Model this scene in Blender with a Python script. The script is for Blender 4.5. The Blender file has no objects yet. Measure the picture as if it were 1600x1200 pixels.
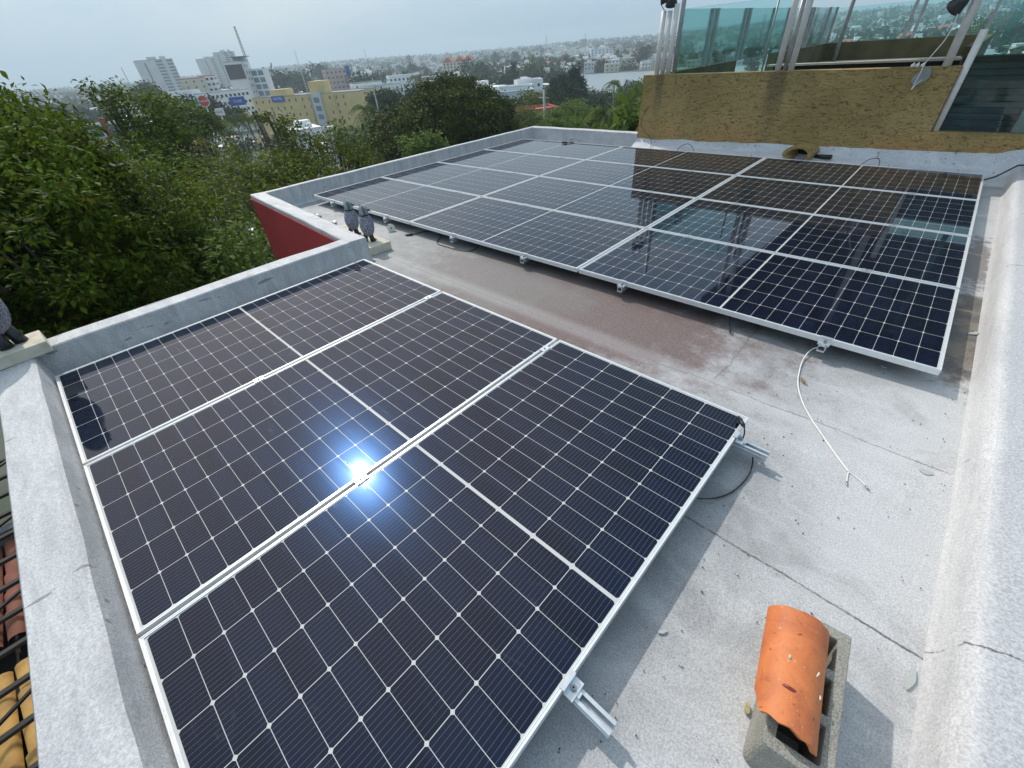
import bpy, bmesh, math, random
import numpy as np
from mathutils import Vector, Matrix, noise as mnoise
C = bpy.context.scene.collection
SC = bpy.context.scene
RND = random.Random(7)
PZ = 0.125            # height of the panel faces above the roof deck

# ------------------------------------------------------------------ camera
CAM = np.array([3.66577, 0.50545, 1.57041])
RW = np.array([[0.73246807, 0.67767884, -0.06513002], [0.38813452, -0.49427156, -0.77784781], [-0.55932292, 0.54446947, -0.62506869]])
FPX = 652.39
cd = bpy.data.cameras.new('camera'); cam = bpy.data.objects.new('camera', cd); C.objects.link(cam)
Rb = RW.T @ np.diag([1, -1, -1])
cam.matrix_world = Matrix([list(Rb[i]) + [CAM[i]] for i in range(3)] + [[0, 0, 0, 1]])
cd.sensor_width = 36; cd.lens = FPX / 1600 * 36; cd.clip_start = 0.05; cd.clip_end = 20000
SC.camera = cam
# ------------------------------------------------------------------ world, sun, exposure
SUN = Vector((-0.6831, 0.1817, 0.7074)).normalized()
w = bpy.data.worlds.new('World'); SC.world = w; w.use_nodes = True
nt = w.node_tree; bg = nt.nodes['Background']; bg.inputs['Strength'].default_value = 0.126
sky = nt.nodes.new('ShaderNodeTexSky'); sky.sky_type = 'NISHITA'; sky.sun_disc = False
sky.sun_elevation = math.asin(SUN.z); sky.sun_rotation = math.atan2(SUN.x, SUN.y)
sky.air_density = 1.2; sky.dust_density = 5.0; sky.ozone_density = 2.0
tc = nt.nodes.new('ShaderNodeTexCoord'); mp = nt.nodes.new('ShaderNodeMapping'); mp.inputs['Scale'].default_value = (1, 1, 3.2)
nz = nt.nodes.new('ShaderNodeTexNoise'); nz.inputs['Scale'].default_value = 1.7; nz.inputs['Detail'].default_value = 5; nz.inputs['Roughness'].default_value = 0.55
cr = nt.nodes.new('ShaderNodeValToRGB'); cr.color_ramp.elements[0].position = 0.36; cr.color_ramp.elements[1].position = 0.66
cr.color_ramp.elements[0].color = (3.1, 5.0, 6.8, 1); cr.color_ramp.elements[1].color = (5.7, 6.8, 7.6, 1)
mx = nt.nodes.new('ShaderNodeMix'); mx.data_type = 'RGBA'; mx.inputs[0].default_value = 0.82
L = nt.links.new
L(tc.outputs['Generated'], mp.inputs[0]); L(mp.outputs[0], nz.inputs[0]); L(nz.outputs[0], cr.inputs[0])
dt = nt.nodes.new('ShaderNodeVectorMath'); dt.operation = 'DOT_PRODUCT'; dt.inputs[1].default_value = SUN[:]; L(tc.outputs['Generated'], dt.inputs[0])
au = nt.nodes.new('ShaderNodeMapRange'); au.interpolation_type = 'SMOOTHSTEP'; au.inputs[1].default_value = 0.77; au.inputs[2].default_value = 1.0; au.inputs[4].default_value = 0.85; L(dt.outputs['Value'], au.inputs[0])
mw = nt.nodes.new('ShaderNodeMix'); mw.data_type = 'RGBA'; mw.inputs[7].default_value = (13.5, 11.8, 10.9, 1); L(au.outputs[0], mw.inputs[0])
L(sky.outputs[0], mx.inputs[6]); L(cr.outputs[0], mx.inputs[7]); L(mx.outputs[2], mw.inputs[6]); L(mw.outputs[2], bg.inputs[0])
sd = bpy.data.lights.new('sun', 'SUN'); sd.energy = 3.0; sd.angle = math.radians(0.9); sd.color = (1, 0.955, 0.88)
so = bpy.data.objects.new('sun', sd); C.objects.link(so); so.rotation_euler = SUN.to_track_quat('Z', 'Y').to_euler()
SC.view_settings.view_transform = 'Standard'; SC.view_settings.look = 'None'; SC.view_settings.exposure = 0.0; SC.view_settings.gamma = 1
SC.cycles.max_bounces = 8; SC.cycles.transparent_max_bounces = 24; SC.cycles.volume_bounces = 0
SC.cycles.use_denoising = True; SC.cycles.sample_clamp_indirect = 6

# ------------------------------------------------------------------ helpers: pixel rays (where a thing stands, from the survey of the photo)
def ray(u, v):
    q = np.array([(u - 800) / FPX, (v - 600) / FPX, 1.0]); d = RW.T @ q; return d / np.linalg.norm(d)
def onz(u, v, z):
    d = ray(u, v); return Vector(CAM + d * (z - CAM[2]) / d[2])
def far(u, v, D):     # the point at horizontal distance D in the direction of pixel u, v
    d = ray(u, v); return Vector(CAM + d * D / math.hypot(d[0], d[1]))
# ------------------------------------------------------------------ helpers: materials
class N:
    def __init__(s, m): s.m = m; s.t = m.node_tree; s.bsdf = s.t.nodes['Principled BSDF']
    def new(s, k, **kw):
        n = s.t.nodes.new(k)
        for a, b in kw.items(): setattr(n, a, b)
        return n
    def link(s, a, b): s.t.links.new(a, b)
    def put(s, sock, val):
        if isinstance(val, (int, float)): sock.default_value = val
        elif isinstance(val, tuple): sock.default_value = val if len(val) > 3 or sock.type == 'VECTOR' else val + (1,)
        else: s.link(val, sock)
    def math(s, op, a, b=0.0, c=None, clamp=False):
        n = s.new('ShaderNodeMath', operation=op); n.use_clamp = clamp
        s.put(n.inputs[0], a); s.put(n.inputs[1], b)
        if c is not None: s.put(n.inputs[2], c)
        return n.outputs[0]
    def mix(s, f, a, b, blend='MIX'):
        n = s.new('ShaderNodeMix', data_type='RGBA', blend_type=blend); s.put(n.inputs[0], f); s.put(n.inputs[6], a); s.put(n.inputs[7], b); return n.outputs[2]
    def noise(s, vec, scale, detail=4, rough=0.55, dist=0.0):
        n = s.new('ShaderNodeTexNoise'); s.link(vec, n.inputs['Vector']); n.inputs['Scale'].default_value = scale
        n.inputs['Detail'].default_value = detail; n.inputs['Roughness'].default_value = rough; n.inputs['Distortion'].default_value = dist; return n.outputs[0]
    def ramp(s, f, lo, hi, a=0.0, b=1.0):
        n = s.new('ShaderNodeMapRange'); n.interpolation_type = 'SMOOTHSTEP'; s.put(n.inputs[0], f)
        for i, x in enumerate((lo, hi, a, b)): n.inputs[i + 1].default_value = x
        return n.outputs[0]
    def bump(s, h, strength, dist=0.01):
        n = s.new('ShaderNodeBump'); n.inputs['Strength'].default_value = strength; n.inputs['Distance'].default_value = dist
        s.link(h, n.inputs['Height']); s.link(n.outputs[0], s.bsdf.inputs['Normal']); return n
MATS = {}
def new_mat(name):
    m = bpy.data.materials.new(name); m.use_nodes = True; MATS[name] = m; return N(m)
def col3(c): return tuple(c) + (1,)
def simple(name, col, rough=0.6, metal=0.0, var=0.15, scale=8.0, bump=0.0, bscale=60.0, spec=0.5, world=True, bdist=0.004):
    n = new_mat(name); g = n.new('ShaderNodeNewGeometry' if world else 'ShaderNodeTexCoord')
    vec = g.outputs['Position'] if world else g.outputs['Object']
    f = n.noise(vec, scale, 5)
    k = n.ramp(f, 0.25, 0.75)
    n.link(n.mix(k, tuple(x * (1 - var) for x in col), tuple(min(1, x * (1 + var)) for x in col)), n.bsdf.inputs['Base Color'])
    n.bsdf.inputs['Roughness'].default_value = rough; n.bsdf.inputs['Metallic'].default_value = metal
    n.bsdf.inputs['Specular IOR Level'].default_value = spec
    if bump: n.bump(n.noise(vec, bscale, 6, 0.65), bump, bdist)
    return MATS[name]
# ------------------------------------------------------------------ helpers: meshes
class MB:
    def __init__(s): s.v = []; s.f = []; s.mi = []; s.mats = []; s.cur = 0; s.smooth = []; s.sm = False
    def mat(s, m):
        m = MATS[m] if isinstance(m, str) else m
        if m not in s.mats: s.mats.append(m)
        s.cur = s.mats.index(m); return s
    def add(s, vs, fs):
        o = len(s.v); s.v += [tuple(v) for v in vs]
        for f in fs: s.f.append(tuple(i + o for i in f)); s.mi.append(s.cur); s.smooth.append(s.sm)
    def box(s, a, b, rot=0.0, M=None):
        x0, y0, z0 = a; x1, y1, z1 = b
        vs = [(x0, y0, z0), (x1, y0, z0), (x1, y1, z0), (x0, y1, z0), (x0, y0, z1), (x1, y0, z1), (x1, y1, z1), (x0, y1, z1)]
        if M is not None: vs = [M @ Vector(v) for v in vs]
        s.add(vs, [(0, 3, 2, 1), (4, 5, 6, 7), (0, 1, 5, 4), (1, 2, 6, 5), (2, 3, 7, 6), (3, 0, 4, 7)])
    def prism(s, prof, p0, p1, xax, zax):     # profile (a, b) swept from p0 to p1
        p0, p1, xax, zax = map(Vector, (p0, p1, xax, zax)); n = len(prof)
        vs = [p0 + xax * a + zax * b for a, b in prof] + [p1 + xax * a + zax * b for a, b in prof]
        s.add(vs, [(i, (i + 1) % n, n + (i + 1) % n, n + i) for i in range(n)] + [tuple(range(n))[::-1], tuple(range(n, 2 * n))])
    def tube(s, pts, r, n=8, cap=True):
        pts = [Vector(p) for p in pts]; rs = r if isinstance(r, (list, tuple)) else [r] * len(pts)
        vs = []; up = Vector((0, 0, 1)); prev = None
        for i, p in enumerate(pts):
            t = (pts[min(i + 1, len(pts) - 1)] - pts[max(i - 1, 0)]).normalized()
            if prev is None: a = t.orthogonal().normalized()
            else: a = (prev - t * prev.dot(t)).normalized()
            prev = a; b = t.cross(a)
            for k in range(n):
                q = 2 * math.pi * k / n; vs.append(p + (a * math.cos(q) + b * math.sin(q)) * rs[i])
        fs = [(i * n + k, i * n + (k + 1) % n, (i + 1) * n + (k + 1) % n, (i + 1) * n + k) for i in range(len(pts) - 1) for k in range(n)]
        if cap: fs += [tuple(range(n))[::-1], tuple((len(pts) - 1) * n + k for k in range(n))]
        s.add(vs, fs)
    def ell(s, c, r, nu=16, nv=10, M=None):
        vs = []; c = Vector(c)
        for j in range(nv + 1):
            th = math.pi * j / nv
            for i in range(nu):
                ph = 2 * math.pi * i / nu
                p = Vector((r[0] * math.sin(th) * math.cos(ph), r[1] * math.sin(th) * math.sin(ph), r[2] * math.cos(th)))
                if M is not None: p = M @ p
                vs.append(c + p)
        s.add(vs, [(j * nu + i, (j + 1) * nu + i, (j + 1) * nu + (i + 1) % nu, j * nu + (i + 1) % nu) for j in range(nv) for i in range(nu)])
    def build(s, name, m=None, parent=None, bevel=0, label=None):
        if m is not None: s.mats = [MATS[m] if isinstance(m, str) else m]; s.mi = [0] * len(s.f)
        me = bpy.data.meshes.new(name); me.from_pydata(s.v, [], s.f)
        for x in s.mats: me.materials.append(x)
        me.polygons.foreach_set('material_index', s.mi); me.polygons.foreach_set('use_smooth', s.smooth); me.update()
        o = bpy.data.objects.new(name, me); C.objects.link(o)
        if parent: o.parent = parent
        if label: o['label'] = label
        if bevel:
            b = o.modifiers.new('bevel', 'BEVEL'); b.width = bevel; b.segments = 2; b.limit_method = 'ANGLE'; b.angle_limit = 0.6
        return o
def tag(o, label, cat, group=None):
    o['label'] = label; o['category'] = cat
    if group: o['group'] = group
    return o
def thing(name, label, cat, loc=(0, 0, 0), rz=0.0, group=None):
    o = bpy.data.objects.new(name, None); o.empty_display_size = 0.1; C.objects.link(o); o.location = loc; o.rotation_euler = (0, 0, rz)
    return tag(o, label, cat, group)
def kids(o): return [c for c in bpy.data.objects if c.parent == o]
def dup(root, loc, rz, label=None, group=None, sc=None):
    ch = PROTO.get(root.name) or PROTO.setdefault(root.name, [(c, kids(c)) for c in kids(root)])
    r = root.copy(); C.objects.link(r); r.location = loc; r.rotation_euler = (0, 0, rz)
    if sc: r.scale = sc
    if label: r['label'] = label
    if group: r['group'] = group
    for c, gs in ch:
        d = c.copy(); C.objects.link(d); d.parent = r
        for g in gs:
            e = g.copy(); C.objects.link(e); e.parent = d
    return r
PROTO = {}
def struct(o): o['kind'] = 'structure'; return o
def wobble(o, amp, scale, seed=0.0, smooth=True):
    for v in o.data.vertices:
        p = Vector(v.co); q = p * scale + Vector((seed, seed, seed))
        v.co = p + Vector((mnoise.noise(q), mnoise.noise(q + Vector((7, 3, 1))), mnoise.noise(q + Vector((1, 9, 4))))) * amp
    if smooth:
        for f in o.data.polygons: f.use_smooth = True
def sweep(name, prof, pts, m, closed=False):   # profile (offset to the right, z) swept along a ground polyline with subdivision
    pass
# ================================================================== MATERIALS
# coated roof deck: silvery grey, worn brown-red patch, seams and cracks, dark stain in the gutter
def deck_material():
    n = new_mat('roof_coating'); g = n.new('ShaderNodeNewGeometry').outputs['Position']
    sp = n.new('ShaderNodeSeparateXYZ'); n.link(g, sp.inputs[0]); x, y = sp.outputs[0], sp.outputs[1]
    big = n.noise(g, 0.9, 4, 0.6, 0.6); mid = n.noise(g, 5, 6, 0.65, 0.4); fine = n.noise(g, 170, 3, 0.8); fine2 = n.noise(g, 60, 4, 0.7)
    base = n.mix(n.ramp(big, 0.35, 0.68), (0.25, 0.253, 0.26), (0.44, 0.445, 0.455))
    base = n.mix(n.ramp(mid, 0.35, 0.7, 0, 0.5), base, (0.54, 0.545, 0.55))
    # brighter fresh coat close to the upstand on the right
    edge = n.ramp(n.math('ADD', x, n.math('MULTIPLY', big, 0.5)), 3.7, 4.35)
    base = n.mix(n.math('MULTIPLY', edge, 0.85), base, (0.62, 0.62, 0.625))
    # grime pools and trowel arcs
    base = n.mix(n.ramp(n.noise(g, 1.7, 7, 0.72, 0.5), 0.50, 0.68, 0, 0.42), base, (0.17, 0.17, 0.175))
    wv = n.new('ShaderNodeTexWave'); wv.wave_type = 'RINGS'; n.link(g, wv.inputs['Vector']); wv.inputs['Scale'].default_value = 1.3; wv.inputs['Distortion'].default_value = 14; wv.inputs['Detail'].default_value = 4; wv.inputs['Detail Scale'].default_value = 1.2
    base = n.mix(n.ramp(wv.outputs['Fac'], 0.82, 0.97, 0, 0.14), base, (0.72, 0.72, 0.72))
    # worn reddish area between the two arrays
    def blob(cx, cy, rx, ry):
        a = n.math('DIVIDE', n.math('SUBTRACT', x, cx), rx); b = n.math('DIVIDE', n.math('SUBTRACT', y, cy), ry)
        return n.math('SQRT', n.math('ADD', n.math('MULTIPLY', a, a), n.math('MULTIPLY', b, b)))
    r = n.math('ADD', blob(1.75, 2.95, 1.45, 0.72), n.math('MULTIPLY', n.math('SUBTRACT', n.noise(g, 3.6, 9, 0.78), 0.5), 2.0))
    red = n.ramp(r, 1.35, 0.7)
    redc = n.mix(n.ramp(fine2, 0.3, 0.7), (0.080, 0.040, 0.034), (0.185, 0.105, 0.092))
    base = n.mix(n.math('MULTIPLY', red, 0.95), base, redc)
    r2 = n.math('ADD', blob(0.6, 2.9, 1.5, 0.7), n.math('MULTIPLY', n.math('SUBTRACT', n.noise(g, 2.2, 6, 0.7), 0.5), 1.6))
    base = n.mix(n.ramp(r2, 1.2, 0.5, 0, 0.55), base, (0.20, 0.205, 0.19))
    # dark gutter stain beside the far array
    r3 = n.math('ADD', blob(4.16, 4.05, 0.15, 0.62), n.math('MULTIPLY', n.math('SUBTRACT', n.noise(g, 9, 6, 0.75), 0.5), 1.9))
    st = n.ramp(r3, 1.45, 0.85); st = n.math('MULTIPLY', st, n.ramp(y, 4.66, 4.60))
    base = n.mix(n.math('MULTIPLY', st, 0.95), base, n.mix(n.ramp(mid, 0.4, 0.6), (0.06, 0.05, 0.04), (0.19, 0.15, 0.10)))
    r4 = n.math('ADD', blob(4.14, 5.3, 0.10, 0.7), n.math('MULTIPLY', n.math('SUBTRACT', n.noise(g, 11, 6, 0.75), 0.5), 3.0))
    base = n.mix(n.ramp(r4, 1.15, 0.6, 0, 0.8), base, (0.14, 0.12, 0.11))
    # seams of the membrane
    def seam(coord, at, w, other, lo, hi, amp, dark):
        wob = n.math('MULTIPLY', n.math('SUBTRACT', n.noise(g, 2.0, 8, 0.75), 0.5), amp)
        d = n.math('ABSOLUTE', n.math('SUBTRACT', n.math('ADD', coord, wob), at))
        k = n.ramp(d, w, w * 0.3); k = n.math('MULTIPLY', k, n.ramp(other, lo, lo + 0.05)); k = n.math('MULTIPLY', k, n.ramp(other, hi, hi - 0.05))
        return n.math('MULTIPLY', k, n.ramp(n.noise(g, 14, 4, 0.8), 0.3, 0.55, dark * 0.3, dark))
    for a in ((y, 2.60, 0.006, x, -0.1, 4.22, 0.10, 0.85), (y, 1.67, 0.006, x, 3.3, 4.3, 0.05, 0.9), (x, 3.16, 0.004, y, 2.6, 3.6, 0.10, 0.7), (x, 0.95, 0.004, y, 2.6, 3.6, 0.1, 0.4)):
        base = n.mix(seam(*a), base, (0.06, 0.055, 0.055))
    # tonal step along the seam
    base = n.mix(n.math('MULTIPLY', n.ramp(y, 2.50, 2.58, 0.0, 1.0), n.ramp(y, 2.72, 2.62, 0, 0.22)), base, (0.66, 0.66, 0.66))
    # grit and specks
    base = n.mix(n.ramp(fine, 0.30, 0.70), n.mix(0.62, base, n.mix(0.6, base, (0.05, 0.05, 0.055))), n.mix(0.10, base, (0.95, 0.95, 0.95)))
    vor = n.new('ShaderNodeTexVoronoi'); n.link(g, vor.inputs['Vector']); vor.inputs['Scale'].default_value = 9
    spk = n.math('MULTIPLY', n.ramp(n.math('ADD', vor.outputs['Distance'], n.math('MULTIPLY', fine2, 0.08)), 0.085, 0.055), n.ramp(n.noise(g, 4, 2), 0.5, 0.6))
    base = n.mix(n.math('MULTIPLY', spk, 0.8), base, (0.05, 0.045, 0.04))
    n.link(base, n.bsdf.inputs['Base Color']); n.bsdf.inputs['Roughness'].default_value = 0.62; n.bsdf.inputs['Specular IOR Level'].default_value = 0.35
    n.bump(n.math('ADD', fine, n.math('MULTIPLY', fine2, 1.2)), 0.35, 0.004)
deck_material()
def wall_coat(name, lo, hi, bs=0.5, scr=0.6, stretch=(1, 4, 1)):
    n = new_mat(name); g = n.new('ShaderNodeNewGeometry').outputs['Position']
    mp_ = n.new('ShaderNodeMapping'); n.link(g, mp_.inputs[0]); mp_.inputs['Scale'].default_value = stretch
    a = n.noise(mp_.outputs[0], 3, 6, 0.7, 0.5); f = n.noise(g, 120, 4, 0.8); s2 = n.noise(g, 26, 6, 0.75)
    base = n.mix(n.ramp(a, 0.3, 0.7), lo, hi)
    base = n.mix(n.ramp(f, 0.3, 0.68, 0.5, 0.0), base, (0.16, 0.16, 0.18))
    base = n.mix(n.ramp(s2, 0.62, 0.74, 0, 0.5), base, (0.2, 0.2, 0.21))
    # short brushed scratches and hairline cracks
    mp2 = n.new('ShaderNodeMapping'); n.link(g, mp2.inputs[0]); mp2.inputs['Scale'].default_value = (9, 1.6, 9); mp2.inputs['Rotation'].default_value = (0, 0, 0.5)
    sc = n.noise(mp2.outputs[0], 2.2, 3, 0.5, 0.3)
    base = n.mix(n.ramp(sc, 0.672, 0.69, 0, scr), base, (0.12, 0.11, 0.11))
    if name == 'upstand_coating':      # flat top gritty, its weaker sunlight painted in as darker grey; two membrane laps and a crack cross it
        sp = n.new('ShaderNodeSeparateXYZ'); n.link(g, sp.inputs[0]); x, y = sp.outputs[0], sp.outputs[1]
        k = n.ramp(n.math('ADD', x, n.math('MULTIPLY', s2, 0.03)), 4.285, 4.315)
        top_shade = n.mix(n.ramp(f, 0.35, 0.62), (0.30, 0.305, 0.325), (0.50, 0.505, 0.525)); base = n.mix(n.math('MULTIPLY', k, 0.72), base, top_shade)
        for at, sl in ((1.69, -0.25), (2.66, 0.45), (4.9, 0.2), (6.2, -0.1)):
            d = n.math('ABSOLUTE', n.math('SUBTRACT', n.math('ADD', n.math('ADD', y, n.math('MULTIPLY', n.noise(g, 5, 6, 0.7), 0.10)), n.math('MULTIPLY', n.math('SUBTRACT', x, 4.25), sl)), at + 0.05))
            base = n.mix(n.math('MULTIPLY', n.ramp(d, 0.0045, 0.0015), n.ramp(n.noise(g, 16, 4, 0.8), 0.4, 0.6)), base, (0.10, 0.09, 0.09))
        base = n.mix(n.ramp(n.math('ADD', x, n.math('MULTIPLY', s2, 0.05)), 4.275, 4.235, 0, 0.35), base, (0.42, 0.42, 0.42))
    n.link(base, n.bsdf.inputs['Base Color']); n.bsdf.inputs['Roughness'].default_value = 0.6; n.bsdf.inputs['Specular IOR Level'].default_value = 0.35
    n.bump(n.math('ADD', f, n.math('MULTIPLY', s2, 2.0)), bs, 0.005)
wall_coat('parapet_coating', (0.50, 0.505, 0.515), (0.70, 0.705, 0.705))
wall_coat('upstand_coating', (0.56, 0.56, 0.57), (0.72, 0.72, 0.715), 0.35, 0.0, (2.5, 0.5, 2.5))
wall_coat('white_flashing', (0.60, 0.62, 0.65), (0.80, 0.81, 0.83), 0.9)
simple('red_render', (0.33, 0.03, 0.028), 0.8, var=0.10, scale=3, bump=0.2, bscale=40)
simple('yellow_render', (0.42, 0.25, 0.06), 0.8, var=0.15, scale=3, bump=0.2)
def ochre_material():
    n = new_mat('ochre_stucco'); g = n.new('ShaderNodeNewGeometry').outputs['Position']
    sp = n.new('ShaderNodeSeparateXYZ'); n.link(g, sp.inputs[0])
    a = n.noise(g, 1.3, 6, 0.65, 0.4); b = n.noise(g, 12, 6, 0.7)
    base = n.mix(n.ramp(a, 0.3, 0.7), (0.315, 0.22, 0.08), (0.425, 0.30, 0.12))
    low = n.math('MULTIPLY', n.ramp(sp.outputs[2], 0.55, 0.2), n.ramp(a, 0.42, 0.62))
    base = n.mix(n.math('MULTIPLY', low, 0.75), base, (0.46, 0.235, 0.085))
    mp_ = n.new('ShaderNodeMapping'); n.link(g, mp_.inputs[0]); mp_.inputs['Scale'].default_value = (1, 1, 2.6); mp_.inputs['Rotation'].default_value = (0, 0.5, 0)
    tro = n.noise(mp_.outputs[0], 22, 4, 0.6, 1.2)
    gouge = n.ramp(tro, 0.57, 0.68)
    base = n.mix(n.math('MULTIPLY', gouge, 0.55), base, (0.08, 0.045, 0.01))
    base = n.mix(n.ramp(n.noise(g, 0.9, 7, 0.75, 0.8), 0.52, 0.66, 0, 0.35), base, (0.22, 0.16, 0.065))
    mdr = n.new('ShaderNodeMapping'); n.link(g, mdr.inputs[0]); mdr.inputs['Scale'].default_value = (9, 1, 0.7)
    base = n.mix(n.math('MULTIPLY', n.ramp(n.noise(mdr.outputs[0], 1.2, 5, 0.7), 0.56, 0.68, 0, 0.35), n.ramp(sp.outputs[2], 0.4, 1.05)), base, (0.13, 0.10, 0.05))
    # run-off stains below the post feet
    def streak(cx, w):
        d = n.math('ABSOLUTE', n.math('SUBTRACT', n.math('ADD', sp.outputs[0], n.math('MULTIPLY', b, 0.10)), cx))
        return n.math('MULTIPLY', n.ramp(d, w, w * 0.4), n.ramp(sp.outputs[2], 0.35, 1.0, 0.15, 0.6))
    base = n.mix(streak(1.52, 0.16), base, (0.10, 0.08, 0.045)); base = n.mix(streak(-0.25, 0.09), base, (0.12, 0.10, 0.06))
    n.link(base, n.bsdf.inputs['Base Color']); n.bsdf.inputs['Roughness'].default_value = 0.85
    h = n.math('SUBTRACT', n.math('MULTIPLY', n.noise(mp_.outputs[0], 6, 5, 0.6, 0.6), 1.6), n.math('MULTIPLY', gouge, 0.8)); n.bump(h, 0.9, 0.02)
ochre_material()
# photovoltaic glass: half cells, gaps, busbars, from object coordinates (metres on the panel)
def pv_material():
    n = new_mat('solar_glass'); t = n.new('ShaderNodeTexCoord').outputs['Object']
    sp = n.new('ShaderNodeSeparateXYZ'); n.link(t, sp.inputs[0]); x, y = sp.outputs[0], sp.outputs[1]
    px, py = 1.102 / 6, 0.0929
    u = n.math('DIVIDE', n.math('SUBTRACT', x, 0.016), px)
    fu = n.math('FRACT', n.math('ADD', u, 10.0)); dx = n.math('MULTIPLY', n.math('MINIMUM', fu, n.math('SUBTRACT', 1.0, fu)), px)
    yc = n.math('SUBTRACT', n.math('ABSOLUTE', n.math('SUBTRACT', y, 1.1395)), 0.0062)
    v = n.math('DIVIDE', yc, py); fv = n.math('FRACT', n.math('ADD', v, 10.0)); dy = n.math('MULTIPLY', n.math('MINIMUM', fv, n.math('SUBTRACT', 1.0, fv)), py)
    gap = n.math('MAXIMUM', n.ramp(dx, 0.0016, 0.0009), n.ramp(dy, 0.0013, 0.0006))
    gap = n.math('MAXIMUM', gap, n.ramp(n.math('ADD', dx, dy), 0.0094, 0.0084))
    out = n.math('MAXIMUM', n.math('LESS_THAN', yc, 0.0), n.math('GREATER_THAN', yc, 12 * py))
    out = n.math('MAXIMUM', out, n.math('MAXIMUM', n.math('LESS_THAN', x, 0.016), n.math('GREATER_THAN', x, 1.118)))
    white = n.math('MAXIMUM', gap, out)
    fb = n.math('FRACT', n.math('ADD', n.math('MULTIPLY', u, 11.0), 0.5)); db = n.math('MULTIPLY', n.math('ABSOLUTE', n.math('SUBTRACT', fb, 0.5)), px / 11)
    bus = n.ramp(db, 0.00065, 0.0003)
    # cells differ a little from one another
    wn = n.new('ShaderNodeTexWhiteNoise', noise_dimensions='3D'); cv = n.new('ShaderNodeCombineXYZ')
    n.link(n.math('FLOOR', u), cv.inputs[0]); n.link(n.math('FLOOR', n.math('DIVIDE', y, py)), cv.inputs[1])
    oi = n.new('ShaderNodeObjectInfo'); n.link(oi.outputs['Random'], cv.inputs[2]); n.link(cv.outputs[0], wn.inputs['Vector'])
    cell = n.mix(wn.outputs['Value'], (0.0012, 0.0026, 0.0095), (0.0030, 0.0058, 0.0180))
    c = n.mix(n.math('MULTIPLY', bus, 0.26), cell, (0.36, 0.42, 0.50)); c = n.mix(white, c, (0.50, 0.51, 0.50))
    g = n.new('ShaderNodeNewGeometry').outputs['Position']
    # dust film and dried wash marks
    mpd = n.new('ShaderNodeMapping'); n.link(g, mpd.inputs[0]); mpd.inputs['Scale'].default_value = (0.6, 2.6, 1); mpd.inputs['Rotation'].default_value = (0, 0, 0.55)
    sm = n.ramp(n.noise(mpd.outputs[0], 4.5, 7, 0.7, 1.2), 0.55, 0.8)
    dust = n.math('ADD', n.math('MULTIPLY', n.noise(g, 260, 2, 0.9), 0.003), n.math('MULTIPLY', n.math('MULTIPLY', sm, sm), 0.11))
    mps = n.new('ShaderNodeMapping'); n.link(g, mps.inputs[0]); mps.inputs['Scale'].default_value = (1.6, 34, 1); mps.inputs['Rotation'].default_value = (0, 0, 0.12)
    stk = n.math('MULTIPLY', n.ramp(n.noise(mps.outputs[0], 2.0, 3, 0.6, 0.3), 0.66, 0.72), n.ramp(n.noise(g, 1.4, 3), 0.50, 0.62))
    dust = n.math('ADD', dust, n.math('MULTIPLY', stk, 0.07))
    c = n.mix(dust, c, (0.55, 0.56, 0.58))
    n.link(c, n.bsdf.inputs['Base Color'])
    n.bsdf.inputs['Specular IOR Level'].default_value = 0.0
    n.bsdf.inputs['Specular Tint'].default_value = (0.35, 0.55, 1.0, 1)
    n.link(n.math('ADD', n.math('MULTIPLY', sm, 0.05), 0.17), n.bsdf.inputs['Roughness'])
    n.bsdf.inputs['Coat Weight'].default_value = 1.0; n.bsdf.inputs['Coat IOR'].default_value = 1.34
    n.link(n.math('ADD', n.math('MULTIPLY', sm, 0.05), 0.036), n.bsdf.inputs['Coat Roughness'])
    gl = n.new('ShaderNodeBsdfGlossy'); gl.inputs['Roughness'].default_value = 0.20; n.link(n.mix(white, n.mix(wn.outputs['Value'], (0.0018, 0.0046, 0.0115), (0.0026, 0.0062, 0.0150)), (0.008, 0.008, 0.008)), gl.inputs['Color'])
    ad = n.new('ShaderNodeAddShader'); n.link(n.bsdf.outputs[0], ad.inputs[0]); n.link(gl.outputs[0], ad.inputs[1]); n.link(ad.outputs[0], n.t.nodes['Material Output'].inputs[0])
pv_material()
simple('anodised_aluminium', (0.74, 0.76, 0.77), 0.38, 0.35, var=0.05, scale=30)
simple('bare_aluminium', (0.66, 0.69, 0.71), 0.32, 0.7, var=0.08, scale=40)
simple('steel_bolt', (0.4, 0.4, 0.41), 0.3, 0.9)
simple('black_rubber', (0.012, 0.012, 0.013), 0.45, var=0.1)
simple('white_cable', (0.74, 0.73, 0.70), 0.5, var=0.1, scale=20)
simple('dark_opening', (0.01, 0.009, 0.008), 0.9)
simple('pvc_white', (0.72, 0.70, 0.62), 0.5, var=0.08)
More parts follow.
